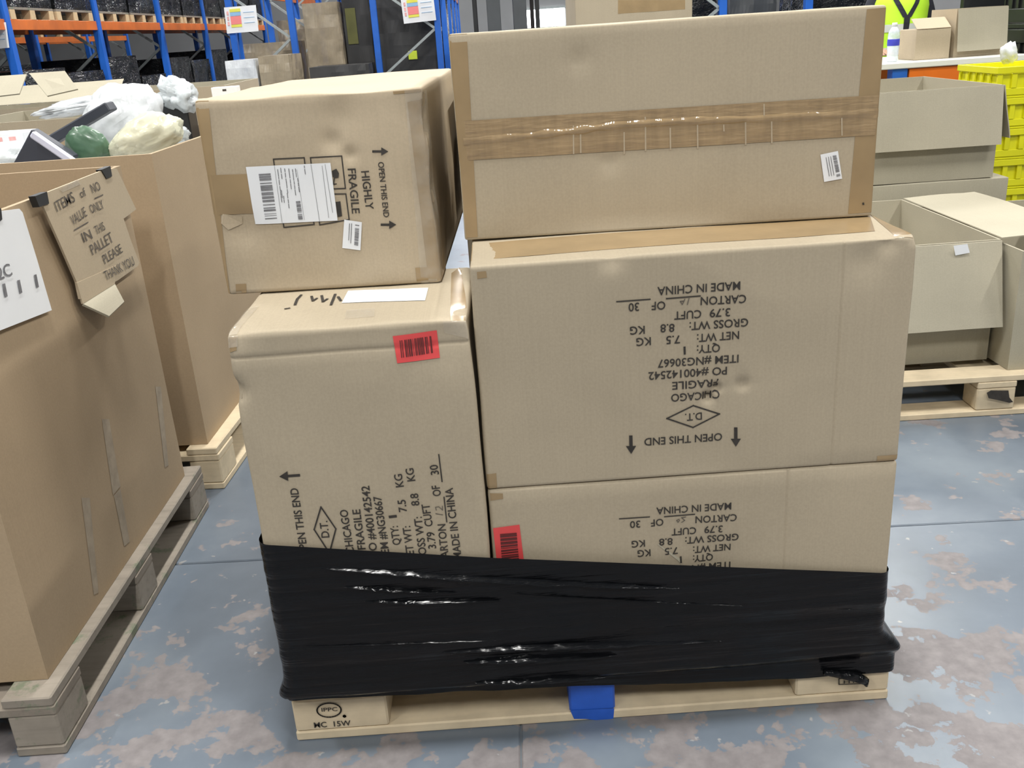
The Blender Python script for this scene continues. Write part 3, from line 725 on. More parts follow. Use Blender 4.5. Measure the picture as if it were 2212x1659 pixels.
    # twisted tail of the film at the right corner
    bm = bmesh.new(); P = [at_y(x, y, .012) for x, y in ((1780, 1452), (1815, 1457), (1850, 1462), (1868, 1470), (1872, 1482))]
    for a, b, ra, rb in zip(P, P[1:], (.006, .008, .011, .009), (.008, .011, .009, .003)): cyl(bm, a, b, ra, rb, 8)
    bm_obj('film_tail', bm, 'wrap', o, True)['label'] = 'twisted loose end of the film'
stretch_film()

# ================================================================== OPEN CARTONS AND PALLET BOXES
def open_box(name, label, cat, loc, size, rz=0., mat='card_kraft', inner='card_in', t=.008, flaps=None, floor=True, bulge=.004, seed=0, group=None):
    """open-topped board box, local x 0..w, y 0..d; flaps: {side: (length, angle out from upright in degrees)}"""
    w, d, h = size; e = thing(name, label, cat, loc, rz, group); N = 10; sd = Vector((seed*2.3, seed, 0))
    P = [(0, 0), (w, 0), (w, d), (0, d)]; V, Fc, FM = [], [], []
    def ringpts(inset):
        q = [(inset, inset), (w-inset, inset), (w-inset, d-inset), (inset, d-inset)]; out = []
        for k in range(4):
            a, b = q[k], q[(k+1) % 4]
            for i in range(N):
                s = i/N; nx, ny = ((0, -1), (1, 0), (0, 1), (-1, 0))[k]
                out.append((a[0]+(b[0]-a[0])*s, a[1]+(b[1]-a[1])*s, nx, ny, math.sin(math.pi*s)))
        return out
    Z = [h*k/8 for k in range(9)]
    for inset, zs in ((0, Z), (t, Z)):
        R = ringpts(inset); base = len(V)
        for z in zs:
            for (x, y, nx, ny, k) in R:
                f = bulge*k*(.6+noise.noise(Vector((x*2, y*2, z*2))+sd))*math.sin(math.pi*min(z/h*.7+.15, 1))
                V.append((x+nx*f, y+ny*f, z if inset == 0 or z > 0 else t))
        n = len(R)
        for j in range(len(zs)-1):
            for i in range(n):
                q = (base+j*n+i, base+j*n+(i+1) % n, base+(j+1)*n+(i+1) % n, base+(j+1)*n+i)
                Fc.append(q if inset == 0 else q[::-1]); FM.append(0 if inset == 0 else 1)
        if inset == 0: top0 = base+8*n; Fc.append(tuple(base+i for i in range(n))[::-1]); FM.append(0)
        else:
            top1 = base+8*n; Fc.append(tuple(base+i for i in range(n))); FM.append(1)
            for i in range(n): Fc.append((top0+i, top0+(i+1) % n, top1+(i+1) % n, top1+i)); FM.append(1)
    b = mesh_obj('body', V, Fc, parent=e, mats=[mat, inner], fmat=FM)
    for side, (L, ang) in (flaps or {}).items():
        k = 'front right back left'.split().index(side); a, c = Vector(P[k]), Vector(P[(k+1) % 4]); nn = Vector(((0, -1), (1, 0), (0, 1), (-1, 0))[k])
        A = math.radians(ang); V, Fc = [], []; n1, n2 = 8, 6
        for sgn in (0, 1):
            for i in range(n1+1):
                for j in range(n2+1):
                    s = i/n1; q = a+(c-a)*(.004+.992*s); r = L*j/n2
                    wv = .008*noise.noise(Vector((i*.4, j*.3, seed+k)))*j/n2
                    o_ = (.004 if ang > 45 else -.004)+(t*.6)*sgn
                    dx = nn*(math.sin(A)*r + math.cos(A)*(-o_)*-1 + .004); z = h+math.cos(A)*r+math.sin(A)*(wv+o_-.002)
                    if ang > 120: dx = nn*(math.sin(A)*r+.007+t*.7*sgn+wv*.5); z = h-.002+math.cos(A)*r
                    V.append((q.x+dx.x, q.y+dx.y, z))
        o2 = (n1+1)*(n2+1)
        for i in range(n1):
            for j in range(n2):
                q = i*(n2+1)+j; Fc.append((q, q+1, q+n2+2, q+n2+1)); Fc.append((o2+q, o2+q+n2+1, o2+q+n2+2, o2+q+1))
        rim = [i*(n2+1) for i in range(n1+1)]+[n1*(n2+1)+j for j in range(1, n2+1)]+[i*(n2+1)+n2 for i in range(n1-1, -1, -1)]+[j for j in range(n2-1, 0, -1)]
        for i in range(len(rim)): p, q = rim[i], rim[(i+1) % len(rim)]; Fc.append((q, p, p+o2, q+o2))
        mesh_obj('flap', V, Fc, inner if ang > 40 else mat, e)
    return e

# --- left: nearest pallet box on its weathered pallet
G1P, g1b = pallet('wooden_pallet', 'weathered grey pallet with green stained corner block under the kraft pallet box', (-.47, .040, 0), 1.06, 1.20, 'old_y', 'old_x', math.pi/2, (.13, .12, .13), PH)
G1Z = PH+.001
G1 = open_box('pallet_box', 'tall kraft cardboard pallet box with notices taped on, on the weathered pallet', 'pallet box', (-1.645, .098, G1Z), (1.145, .935, .905), 0, 'card_kraft', 'card_kraft', .012, None, seed=3, bulge=.006)
GX = -.491
INV1 = Matrix.Translation((1.645, -.098, -G1Z))
for k, q in enumerate((((178, 1075), (196, 1075), (215, 1280), (205, 1285)), ((222, 905), (238, 905), (262, 1050), (246, 1070)), ((248, 1070), (262, 1055), (282, 1170), (270, 1180)), ((338, 835), (350, 835), (366, 1005), (358, 1010)))):
    body = [c for c in G1.children if c.name.startswith('body')][0]; V, n = [], 14
    bpy.context.view_layer.update()
    for i in range(n+1):
        for a, b in ((0, 3), (1, 2)):
            p = INV1 @ at_x(q[a][0]+(q[b][0]-q[a][0])*i/n, q[a][1]+(q[b][1]-q[a][1])*i/n, GX-.005)
            ok, hit, nor, _ = body.ray_cast(Vector((2, p.y, p.z)), Vector((-1, 0, 0))); V.append(Vector((hit.x+.0007, p.y, p.z)) if ok else p)
    mesh_obj('scuff_strip', V, [(2*i, 2*i+1, 2*i+3, 2*i+2) for i in range(n)], 'scuff', G1)

# cardboard notice taped to it
k7 = crop(1917/520, 0, 250)
SX = GX+.012
sg = thing('cardboard_notice', 'torn piece of cardboard with a handwritten note, taped to the kraft pallet box', 'sign', at_x(200, 480, GX+.003))
INVS = Matrix.Translation(-sg.location)
def xprism(name, pts, X, th, mat, parent, inv, label=None, n=None):
    """flat board facing +X: px outline on plane X, thickness th"""
    A = [inv @ at_x(x, y, X(x, y) if callable(X) else X) for x, y in pts]; B = [p-Vector((th, 0, 0)) for p in A]; k = len(A)
    Fc = [tuple(range(k))[::-1], tuple(range(k, 2*k))]+[(i, (i+1) % k, (i+1) % k+k, i+k) for i in range(k)]
    o = mesh_obj(name, A+B, Fc, mat, parent)
    bm = bmesh.new(); bm.from_mesh(o.data); bmesh.ops.recalc_face_normals(bm, faces=bm.faces); bm.to_mesh(o.data); bm.free()
    if label: o['label'] = label
    return o
outline = [k7(p) for p in ((300, 640), (830, 430), (930, 420), (1085, 745), (985, 820), (1040, 985), (1110, 1170), (1100, 1195), (940, 1310), (640, 1460), (610, 1320), (480, 1020), (350, 730))]
xprism('board', outline, SX, .005, 'card_b', sg, INVS)
tabp = [k7(p) for p in ((660, 1498), (915, 1338), (990, 1480), (870, 1595))]
ta = [at_x(*tabp[0], SX), at_x(*tabp[1], SX), at_x(*tabp[2], SX+.03), at_x(*tabp[3], SX+.035)]
o = mesh_obj('folded_tab', [INVS @ p for p in ta]+[INVS @ p-Vector((.003, 0, .004)) for p in ta], [(0, 1, 2, 3), (7, 6, 5, 4), (0, 4, 5, 1), (1, 5, 6, 2), (2, 6, 7, 3), (3, 7, 4, 0)], 'card_in', sg); o['label'] = 'pale tab folded forward'
xprism('tab_root', [k7(p) for p in ((612, 1330), (930, 1190), (915, 1338), (660, 1498))], SX+.0008, .004, 'card_b', sg, INVS)
def hand(s, a, b, h): return ('q', s, k7(a), k7(b), (-.36*h*760, -.93*h*760))
PX = Vector((SX+.0012, 0, 0)); NX = Vector((1, 0, 0))
plane_text('handwriting', [hand('ITEMS', (455, 765), (600, 680), .030), hand('of', (645, 655), (690, 632), .024), hand('NO', (738, 615), (805, 588), .026), ('l', [k7((752, 660)), k7((818, 630))], .003),
    hand('VALUE', (580, 875), (695, 795), .028), ('l', [k7((590, 912)), k7((700, 848))], .003), hand('ONLY', (728, 778), (832, 735), .025),
    hand('IN', (668, 1008), (738, 975), .028), hand('THIS', (768, 945), (840, 905), .024), hand('PALLET', (738, 1110), (905, 1000), .030), hand('PLEASE', (835, 1180), (978, 1085), .026)],
    PX, NX, (0, 1, 0), (0, 0, 1), 'marker', sg, INVS, 'handwritten lines in marker', bold=.004)
plane_text('handwriting', [hand('THANK YOU', (845, 1310), (1075, 1185), .026)], PX+Vector((.001, 0, 0)), NX, (0, 1, 0), (0, 0, 1), 'marker', sg, INVS, bold=.004)
for q in (((280, 640), (375, 605), (392, 700), (315, 728)), ((808, 430), (880, 400), (893, 482), (850, 502))):
    xprism('black_tape', [k7(p) for p in q], SX+.0025, .0145, 'black', sg, INVS)
xprism('clear_tape', [k7(p) for p in ((470, 585), (620, 510), (645, 545), (500, 610))], SX+.002, .0012, 'clear_tape', sg, INVS)
# white sheet
ns = thing('paper_notice', 'white paper sheet printed 2C, taped to the kraft pallet box', 'notice', at_x(30, 560, GX+.002))
INVN = Matrix.Translation(-ns.location)
tl = at_x(0, 456, GX+.004); ll = at_x(0, 714, GX+.004)
shp = [at_x(x, y, GX+.004) for x, y in ((0, 456), (42, 451), (49, 459), (80, 560), (112, 670), (0, 714))]+[ll+Vector((0, -.12, .03)), tl+Vector((0, -.12, .015))]
mesh_obj('sheet', [INVN @ p for p in shp]+[INVN @ p-Vector((.002, 0, 0)) for p in shp], [tuple(range(8)), tuple(range(8, 16))[::-1]]+[(i, i+8, (i+1) % 8+8, (i+1) % 8) for i in range(8)], 'paper', ns)
plane_text('printed_code', [('q', '2C', (-2, 605), (27, 594), (-8, -26))], Vector((GX+.005, 0, 0)), NX, (0, 1, 0), (0, 0, 1), 'greyink', ns, INVN)
for k, (x, y) in enumerate(((10, 628), (42, 620), (78, 608))):
    plane_text('printed_code', [('l', [(x-2, y-11), (x+2, y+9)], .011)], Vector((GX+.005, 0, 0)), NX, (0, 1, 0), (0, 0, 1), 'greyink', ns, INVN)
xprism('black_tape', [(0, 448), (3, 452), (5, 474), (0, 478)], GX+.006, .003, 'black', ns, INVN)

# --- second pallet box with bagged goods
G2P, _ = pallet('wooden_pallet', 'pale new pine pallet behind the weathered one, under the second pallet box', (-.452, 1.215, 0), 1.2, 1.0, 'pale_y', 'pale_x', math.pi/2-.06, (.145, .145, .145), .144)
G2 = open_box('pallet_box', 'kraft pallet box heaped with bagged goods, on the pale new pallet', 'pallet box', (-1.64, 1.285, .145), (1.15, .98, .905), -.03, 'card_kraft', 'card_kraft', .012, None, seed=5, bulge=.008)

def blob(name, label, cat, c, r, mat, seed, lumps=.25, sub=4, rot=(0, 0, 0), group=None, fine=6):
    bm = bmesh.new(); bmesh.ops.create_icosphere(bm, subdivisions=sub, radius=1)
    Rm = Matrix.Rotation(rot[2], 3, 'Z') @ Matrix.Rotation(rot[1], 3, 'Y') @ Matrix.Rotation(rot[0], 3, 'X')
    zmin = 9
    for v in bm.verts:
        p = v.co.copy(); sd = Vector((seed*7.1, seed*3.3, seed))
        w3 = Vector((p.x*1.4+p.z*1.1, p.y*3.2, p.z*3.0-p.x))+sd
        k = 1+lumps*.9*noise.noise(p*1.5+sd)-lumps*.9*(1-abs(noise.noise(w3)))**7+lumps*.5*(1-abs(noise.noise(w3*2.1)))**9*.6
        q = Vector((p.x*r[0], p.y*r[1], p.z*r[2]))*k; v.co = Rm @ q; zmin = min(zmin, v.co.z)
    o = bm_obj(name, bm, mat, None, True, Vector(c)); return tag(o, label, cat, group)
# goods packed in the box up to its rim
def heap():
    V, Fc = [], []; nx, ny = 34, 30; z0 = .3
    for j in range(ny+1):
        for i in range(nx+1):
            x, y = .02+1.11*i/nx, .02+.94*j/ny
            f = abs(noise.noise(Vector((x*5, y*5, 3))))*.16+abs(noise.noise(Vector((x*13, y*13, 1))))*.05
            V.append((x, y, .70+f))
    for j in range(ny):
        for i in range(nx): q = j*(nx+1)+i; Fc.append((q, q+1, q+nx+2, q+nx+1))
    o = mesh_obj('bagged_goods', V, Fc, 'bagwhite', None, False); o.location = (-1.64, 1.285, .145); o.rotation_euler = (0, 0, -.03)
    o['kind'] = 'stuff'; tag(o, 'jumbled pale polybags filling the second pallet box', 'bagged goods')
heap()
bg = None
blob('polybag', 'big crumpled clear and white polybag heaped over the second pallet box', 'polybag', at_y(262, 262, 1.88), (.15, .09, .12), 'bagwhite', 1, .2, rot=(0, -.5, .2))
blob('polybag', 'cream polybag with printing drooping over the rim of the second pallet box', 'polybag', at_y(315, 298, 1.56), (.13, .08, .065), 'bagcream', 2, .16, rot=(0, -.35, 0))
blob('polybag', 'grey silvery polybag behind the cardboard notice', 'polybag', at_y(378, 292, 1.74), (.045, .05, .045), 'bagclear', 3, .3)
blob('polybag', 'silvery clear polybag next to the dark grey carton in the second pallet box', 'polybag', at_y(24, 335, 1.62), (.13, .08, .045), 'bagclear', 4, .2)
blob('polybag', 'flat white polybag lying across the back of the second pallet box', 'polybag', at_y(180, 228, 2.1), (.2, .10, .028), 'bagwhite', 5, .3, rot=(0, -.12, 0))
blob('polybag', 'clear bag standing up beside the fragile carton', 'polybag', at_y(385, 205, 2.05), (.07, .05, .06), 'bagclear', 6, .4, rot=(0, .5, 0))
blob('folded_garment', 'dark green bagged garment between the white polybags', 'garment', at_y(190, 318, 1.53), (.07, .03, .06), 'green', 7, .12, rot=(0, .6, 0))
blob('folded_garment', 'green bagged garment under the cream polybag', 'garment', at_y(322, 266, 2.06), (.06, .05, .05), 'green', 8, .1)
def rbox(name, label, cat, c, size, rot, mat, parent=None):
    o = box(name, -size[0]/2, size[0]/2, -size[1]/2, size[1]/2, -size[2]/2, size[2]/2, mat, parent, .004, loc=c, rot=rot)
    return tag(o, label, cat)
rbox('flat_case', 'dark grey flat carton poking out cornerwise from the second pallet box', 'box', at_y(98, 348, 1.46), (.14, .04, .14), (0, math.pi/4-.1, 0), 'navybox')
rbox('lilac_strip', 'pale lilac card edge leaning on the dark grey carton', 'card', at_y(122, 325, 1.40), (.16, .02, .022), (0, .72, 0), 'lilac')
rbox('long_case', 'long dark bagged case lying aslant over the second pallet box', 'case', at_y(170, 270, 1.70), (.26, .07, .030), (0, -.42, 0), 'navybox')
cb = thing('retail_box', 'cream retail box with a row of red squares in the second pallet box', 'box', at_y(15, 308, 1.80))
box('body', -.16, .09, -.06, .06, -.03, .035, 'paper', cb, .003)
for k in range(5): box('red_square', -.14+k*.045, -.118+k*.045, -.0615, -.060, .004, .022, 'pink', cb, 0)
rbox('black_box', 'black glossy box standing beside the fragile carton in the second pallet box', 'box', at_y(384, 262, 2.1)+Vector((0, 0, -.06)), (.115, .12, .30), (0, 0, .05), 'black')
# --- boxes behind
G3 = open_box('pallet_box', 'pale pallet box standing behind the heaped one, a flapped carton on its far side', 'pallet box', (-2.05, 2.95, .145), (1.15, .95, .92), .02, 'card', 'card_in', .012, None, seed=6)
pallet('wooden_pallet', 'pine pallet under the pale pallet box behind the heaped one', (-2.07, 2.92, 0), 1.2, 1.0, 'pine_x', 'pine_y', .02, hh=.144)
G4 = open_box('flapped_carton', 'open carton with splayed pale flaps behind the pale pallet box', 'carton', (-2.62, 4.15, .52), (.80, .5, .55), 0, 'card', 'card_in', .006, {'back': (.2, 60)}, seed=7)
INV4 = (Matrix.Translation((-2.62, 4.15, .52)) @ Matrix.Rotation(.0, 4, 'Z')).inverted()
for q in (((-60, 168), (57, 160), (42, 202), (-60, 214)), ((63, 158), (140, 153), (168, 192), (102, 207))):
    A = [INV4 @ at_y(x, y, 4.36 if k < 2 else 4.13) for k, (x, y) in enumerate(q)]; Bq = [p-Vector((0, -.004, .006)) for p in A]
    mesh_obj('flap', A+Bq, [(3, 2, 1, 0), (4, 5, 6, 7), (0, 1, 5, 4), (1, 2, 6, 5), (2, 3, 7, 6), (3, 0, 4, 7)], 'card_in', G4)
Carton('carton', 'plain carton under the open one with splayed flaps', 'carton', (-2.66, 4.12, 0), (.88, .55, .515), 0, 'card', n=6)
G5 = open_box('pallet_box', 'plain pallet box standing furthest back, beyond the clear bag', 'pallet box', (-2.35, 4.85, .145), (1.15, .95, .95), 0, 'card_b', 'card_in', .012, None, seed=8)
pallet('wooden_pallet', 'pine pallet under the furthest pallet box', (-2.37, 4.83, 0), 1.2, 1.0, 'pine_x', 'pine_y', 0, hh=.144)
wl = thing('white_carton', 'small white carton with a black-painted hand hole behind the fragile carton', 'carton', at_y(488, 195, 2.72)+Vector((0, 0, -.03)), .05)
box('body', -.055, .055, -.03, .03, 0, .045, 'paper', wl, .002); box('painted_hand_hole', -.008, .008, -.0308, -.0302, .028, .036, 'ink', wl, 0)  # black patch painted for the shade inside a hand hole
zz = wl.location.z
Carton('carton', 'plain brown carton behind the fragile carton, carrying the small white one', 'carton', (wl.location.x-.3, 2.50, 0), (.62, .38, zz-.002), .0, 'card_b', n=8)

# ================================================================== RIGHT: PALLETS WITH OPEN CARTONS
RP, rpb = pallet('wooden_pallet', 'pine pallet with a black sprayed patch on its middle block, under the open cartons', (1.50, 1.375, 0), 1.2, 1.0, 'pale_x', 'pale_y', -.02, (.145, .13, .145), .144)
INVR = (Matrix.Translation((1.50, 1.375, 0)) @ Matrix.Rotation(-.02, 4, 'Z')).inverted()
yb = 1.355
decal('sprayed_patch', [at_y(x, y, yb) for x, y in ((2131, 848), (2140, 843), (2178, 843), (2180, 858), (2188, 868), (2180, 870), (2155, 864), (2135, 860))], 'ink', RP, (0, -.0015, 0), INVR, 'black sprayed patch')
pallet('wooden_pallet', 'pine pallet behind the one with the sprayed patch', (1.62, 2.42, 0), 1.2, 1.0, 'pine_x', 'pine_y', 0, hh=.144)
O1 = open_box('open_carton', 'open carton with a bright flap folded down its front and another laid out sideways', 'carton', (1.585, 1.520, .145), (.553, .785, .42), 0, 'card_grey', 'card_in', .006, {'front': (.285, 166), 'right': (.29, 88)}, seed=11)
INVO = Matrix.Translation((-1.585, -1.520, -.145))
decal('paper_tag', [at_y(x, y, 1.500) for x, y in ((2058, 530), (2088, 526), (2093, 545), (2062, 551))], 'paper', O1, (0, -.006, 0), INVO, 'small white paper tag')
RR = open_box('open_carton', 'open carton at the edge of the sprayed pallet, a neighbour\'s flap resting on it', 'carton', (2.150, 1.405, .145), (.50, .80, .405), 0, 'card_grey', 'card_in', .006, None, seed=12)
O3 = Carton('carton', 'closed greyish carton on the rear pallet, carrying the flapped open carton', 'carton', (1.98, 2.46, .145), (.68, .75, .455), 0, 'card_grey', seed=13, n=8)
O2 = open_box('open_carton', 'open greyish carton with one flap hanging down its front, above the lower open carton', 'carton', (2.03, 2.47, .6015), (.56, .74, .375), 0, 'card_grey', 'card_in', .006, {'front': (.235, 172), 'right': (.22, 168)}, seed=14)

# yellow crates
def crate(name, label, loc, w=.6, d=.4, h=.143, mat='yellow'):
    t = thing(name, label, 'crate', loc, 0, None)
    box('base', .012, w-.012, .012, d-.012, 0, .012, mat, t, .002)
    for (x0, x1, y0, y1) in ((0, w, 0, .012), (0, w, d-.012, d), (0, .012, .0125, d-.0125), (w-.012, w, .0125, d-.0125)):
        box('rim', x0, x1, y0, y1, h-.03, h, mat, t, .002)
    for (x0, x1, y0, y1) in ((.008, w-.008, .008, .016), (.008, w-.008, d-.016, d-.008), (.008, .016, .017, d-.017), (w-.016, w-.008, .017, d-.017)):
        box('rail', x0, x1, y0, y1, .013, .045, mat, t, .002)
    for (x0, x1, y0, y1) in ((.02, w-.02, .0185, .021), (.02, w-.02, d-.021, d-.0185), (.0185, .021, .022, d-.022), (w-.021, w-.0185, .022, d-.022)):
        box('side_panel', x0, x1, y0, y1, .014, h-.032, mat, t, 0)
    def rib(x, y): box('rib', x-.012, x+.012, y-.006, y+.006, .046, h-.031, mat, t, .001)
    k = int(w/.075)
    for i in range(k+1):
        x = .02+(w-.04)*i/k; rib(x, .012); rib(x, d-.012)
    k = int(d/.075)
    for i in range(1, k):
        y = .02+(d-.04)*i/k
        for x in (.012, w-.012): box('rib', x-.006, x+.006, y-.012, y+.012, .046, h-.031, mat, t, .001)
    return t
ORD = ['bottom', 'second', 'third', 'fourth', 'fifth', 'sixth', 'topmost']
for k in range(7):
    nm = 'yellow slatted plastic crate, %s of the stack beside the open cartons' % (ORD[k] if k in (0, 6) else ORD[k]+' from the floor')
    if k == 0: cr0 = crate('plastic_crate', nm, (2.87, 3.06, 0))
    else:
        c = copy_tree(cr0); c.location = (2.87+.006*(k % 2), 3.06, k*.1435); c['label'] = nm
blob('polybag', 'small white bag knotted on top of the yellow crates', 'polybag', (3.0, 3.22, 1.055), (.04, .04, .055), 'bagwhite', 21, .35, 3)

# ================================================================== PACKING BENCH, PERSON AND FAR THINGS ON THE RIGHT
bz = .985
be = thing('packing_bench', 'white topped packing bench on blue legs with an orange beam', 'bench', (2.45, 4.28, 0))
box('bench_top', 0, 1.25, 0, .75, bz-.035, bz, 'white_top', be, .004)
box('beam', .54, 1.25, .02, .06, bz-.135, bz-.04, 'orange', be, .003); box('beam', .06, 1.25, .69, .73, bz-.135, bz-.04, 'orange', be, .003)
for x in (.44, 1.16):
    for y in (.02, .65): box('leg', x, x+.09, y, y+.08, 0, bz-.036, 'rackblue', be, .003)
# bottle
bo = thing('water_bottle', 'clear plastic water bottle with a blue label on the packing bench', 'bottle', (2.93, 4.42, bz))
def lathe(name, prof, mat, parent, n=20):
    V = [(r*math.cos(2*math.pi*k/n), r*math.sin(2*math.pi*k/n), z) for r, z in prof for k in range(n)]
    Fc = [(j*n+k, j*n+(k+1) % n, (j+1)*n+(k+1) % n, (j+1)*n+k) for j in range(len(prof)-1) for k in range(n)]+[tuple(range(n))[::-1], tuple((len(prof)-1)*n+k for k in range(n))]
    return mesh_obj(name, V, Fc, mat, parent, True)
lathe('bottle_body', [(.028, 0), (.033, .01), (.031, .06), (.034, .08), (.034, .15), (.030, .175), (.014, .2)], 'bottle', bo); lathe('label_band', [(.0345, .092), (.0352, .094), (.0352, .128), (.0345, .13)], 'labelblue', bo); lathe('cap', [(.015, .2005), (.015, .22), (.013, .222)], 'paper', bo)
S1 = Carton('carton', 'small closed carton on the packing bench next to the water bottle', 'carton', (3.055, 4.40, bz), (.215, .24, .175), 0, 'card_b', seed=15, n=14)
mesh_obj('flap', [(.005, .003, .177), (.21, .003, .177), (.225, .13, .235), (.02, .13, .235), (.005, .006, .174), (.21, .006, .174), (.225, .133, .232), (.02, .133, .232)], [(0, 1, 2, 3), (7, 6, 5, 4), (0, 4, 5, 1), (1, 5, 6, 2), (2, 6, 7, 3), (3, 7, 4, 0)], 'card_b', S1.e)
S2 = open_box('open_carton', 'small open carton with a bright flap hanging over its front on the packing bench', 'carton', (3.30, 4.42, bz), (.32, .28, .275), .1, 'card_b', 'card_in', .004, {'front': (.24, 173)}, seed=16)
for k in range(4):
    nm = 'black slatted crate, %s of the dark stack beside the packing bench' % ['bottom', 'second from the floor', 'third from the floor', 'topmost'][k]
    t = copy_tree(cr0); t.scale = (1, 1, 2.6); t['label'] = nm; t.location = (3.74, 4.35, k*.3735)
    for ch in t.children: ch.data = ch.data.copy() if k == 0 else ch.data
    for ch in t.children:
        if k == 0: ch.data.materials.clear(); ch.data.materials.append(M['black'])
    if k == 0: first_black = t
    else:
        for ch, src in zip(t.children, first_black.children): ch.data = src.data
rbox('black_board', 'tall black board leaning behind the dark crates', 'board', (4.1, 5.1, 1.1), (.9, .05, 2.2), (0, 0, 0), 'black')

# person behind the bench
def person():
    t = thing('person', 'person in a lime hi-vis vest over dark clothes standing behind the packing bench', 'person', (3.36, 5.42, 0))
    J = {}; E = []; 
    def j(n, p, r, par=None):
        J[n] = (Vector(p), r); 
        if par: E.append((par, n))
    j('pelvis', (0, 0, .93), .135); j('belly', (0, -.01, 1.06), .125, 'pelvis'); j('chest', (0, -.01, 1.24), .135, 'belly'); j('neck0', (0, 0, 1.40), .07, 'chest'); j('neck', (0, -.01, 1.46), .052, 'neck0')
    j('head', (0, -.03, 1.55), .085, 'neck'); j('crown', (0, -.02, 1.64), .06, 'head')
    for s, n in ((-1, 'l'), (1, 'r')):
        j('sh'+n, (.165*s, 0, 1.36), .062, 'neck0'); j('el'+n, (.25*s, -.02, 1.10), .045, 'sh'+n); j('wr'+n, (.21*s, -.22, 1.02), .030, 'el'+n); j('palm'+n, (.20*s, -.29, 1.01), .026, 'wr'+n)
        for k in range(4):
            x = (.20+(k-1.5)*.021)*s; L = (.062, .075, .08, .065)[k]
            j('f%d%s' % (k, n), (x, -.325, 1.008), .0095, 'palm'+n); j('g%d%s' % (k, n), (x, -.325-L*.6, 1.003), .008, 'f%d%s' % (k, n)); j('h%d%s' % (k, n), (x, -.325-L, .995), .007, 'g%d%s' % (k, n))
        j('th'+n, (.165*s, -.30, 1.0), .010, 'palm'+n); j('ti'+n, (.15*s, -.335, .995), .008, 'th'+n)
        j('hip'+n, (.09*s, 0, .86), .09, 'pelvis'); j('kn'+n, (.10*s, -.01, .47), .058, 'hip'+n); j('an'+n, (.10*s, .01, .09), .042, 'kn'+n); j('toe'+n, (.12*s, -.13, .035), .034, 'an'+n)
    names = list(J); me = bpy.data.meshes.new('body'); me.from_pydata([tuple(J[n][0]) for n in names], [(names.index(a), names.index(b)) for a, b in E], [])
    o = bpy.data.objects.new('body', me); COL.objects.link(o)
    sk = o.modifiers.new('skin', 'SKIN'); sk.use_smooth_shade = True
    for n, v in zip(names, me.skin_vertices[0].data): v.radius = (J[n][1], J[n][1]*(.78 if n in ('belly', 'chest', 'pelvis') else 1)); v.use_root = (n == 'pelvis')
    sb = o.modifiers.new('sub', 'SUBSURF'); sb.levels = 2; sb.render_levels = 2
    bpy.context.view_layer.update()
    nm = bpy.data.meshes.new_from_object(o.evaluated_get(bpy.context.evaluated_depsgraph_get())); bpy.data.objects.remove(o)
    nm.materials.clear()
    for k in ('navy', 'skin', 'black'): nm.materials.append(M[k])
    for p in nm.polygons:
        c = p.center; p.use_smooth = True
        p.material_index = 1 if c.z > 1.45 or (c.y < -.235 and c.z > .9) else (2 if c.z < .1 else 0)
    b = bpy.data.objects.new('body', nm); COL.objects.link(b); b.parent = t
    # vest: lofted shell
    prof = [(.84, .185, .145), (.95, .185, .145), (1.06, .18, .140), (1.2, .195, .150), (1.30, .205, .150), (1.37, .185, .125), (1.405, .13, .10)]
    n = 36; V = []; Fc = []
    def vp(a, z, off=0.):
        for (z0, a0, b0), (z1, a1, b1) in zip(prof, prof[1:]):
            if z <= z1 or z1 == prof[-1][0]:
                k = min(max((z-z0)/(z1-z0), 0), 1); A, B = a0+(a1-a0)*k+off, b0+(b1-b0)*k+off; break
        f = .005*noise.noise(Vector((a*2, z*9, 1))); return ((A+f)*math.cos(a), -.005+(B+f)*math.sin(a), z)
    zs = [.84+.565*k/20 for k in range(21)]
    for z in zs:
        for k in range(n): V.append(vp(2*math.pi*k/n, z))
    for j_ in range(20):
        for k in range(n): Fc.append((j_*n+k, j_*n+(k+1) % n, (j_+1)*n+(k+1) % n, (j_+1)*n+k))
    mesh_obj('vest', V, Fc, 'lime', t, True)
    for z0 in (.98, 1.13):
        V = [vp(2*math.pi*k/n, z, .004) for z in (z0, z0+.05) for k in range(n)]; mesh_obj('reflective_band', V, [(k, (k+1) % n, n+(k+1) % n, n+k) for k in range(n)], 'reflect', t, True)
    # dark open neck and zip line
    def strip(pts, w):
        V = []
        for a, z in pts: V += [vp(a-w, z, .006), vp(a+w, z, .006)]
        return mesh_obj('dark_collar', V, [(2*k, 2*k+1, 2*k+3, 2*k+2) for k in range(len(pts)-1)], 'navy', t)
    c = 1.5*math.pi
    strip([(c-.55+.5*k/6, 1.39-.17*k/6) for k in range(7)], .09); strip([(c+.55-.5*k/6, 1.39-.17*k/6) for k in range(7)], .09); strip([(c, 1.235-.38*k/8) for k in range(9)], .10)
    # face and hair
    for s in (-1, 1):
        bm = bmesh.new(); bmesh.ops.create_uvsphere(bm, u_segments=10, v_segments=8, radius=.012); bm_obj('eye', bm, 'hair', t, True, (s*.032, -.105, 1.565))
        bm = bmesh.new(); bmesh.ops.create_uvsphere(bm, u_segments=10, v_segments=8, radius=.025); bmesh.ops.scale(bm, vec=(.4, .8, 1.3), verts=bm.verts); bm_obj('ear', bm, 'skin', t, True, (s*.088, -.02, 1.555))
    bm = bmesh.new(); cyl(bm, (0, -.105, 1.58), (0, -.132, 1.535), .008, .015, 8); bm_obj('nose', bm, 'skin', t, True)
    bm = bmesh.new(); bmesh.ops.create_uvsphere(bm, u_segments=12, v_segments=6, radius=.022); bmesh.ops.scale(bm, vec=(1, .3, .25), verts=bm.verts); bm_obj('mouth', bm, 'pink', t, True, (0, -.108, 1.508))
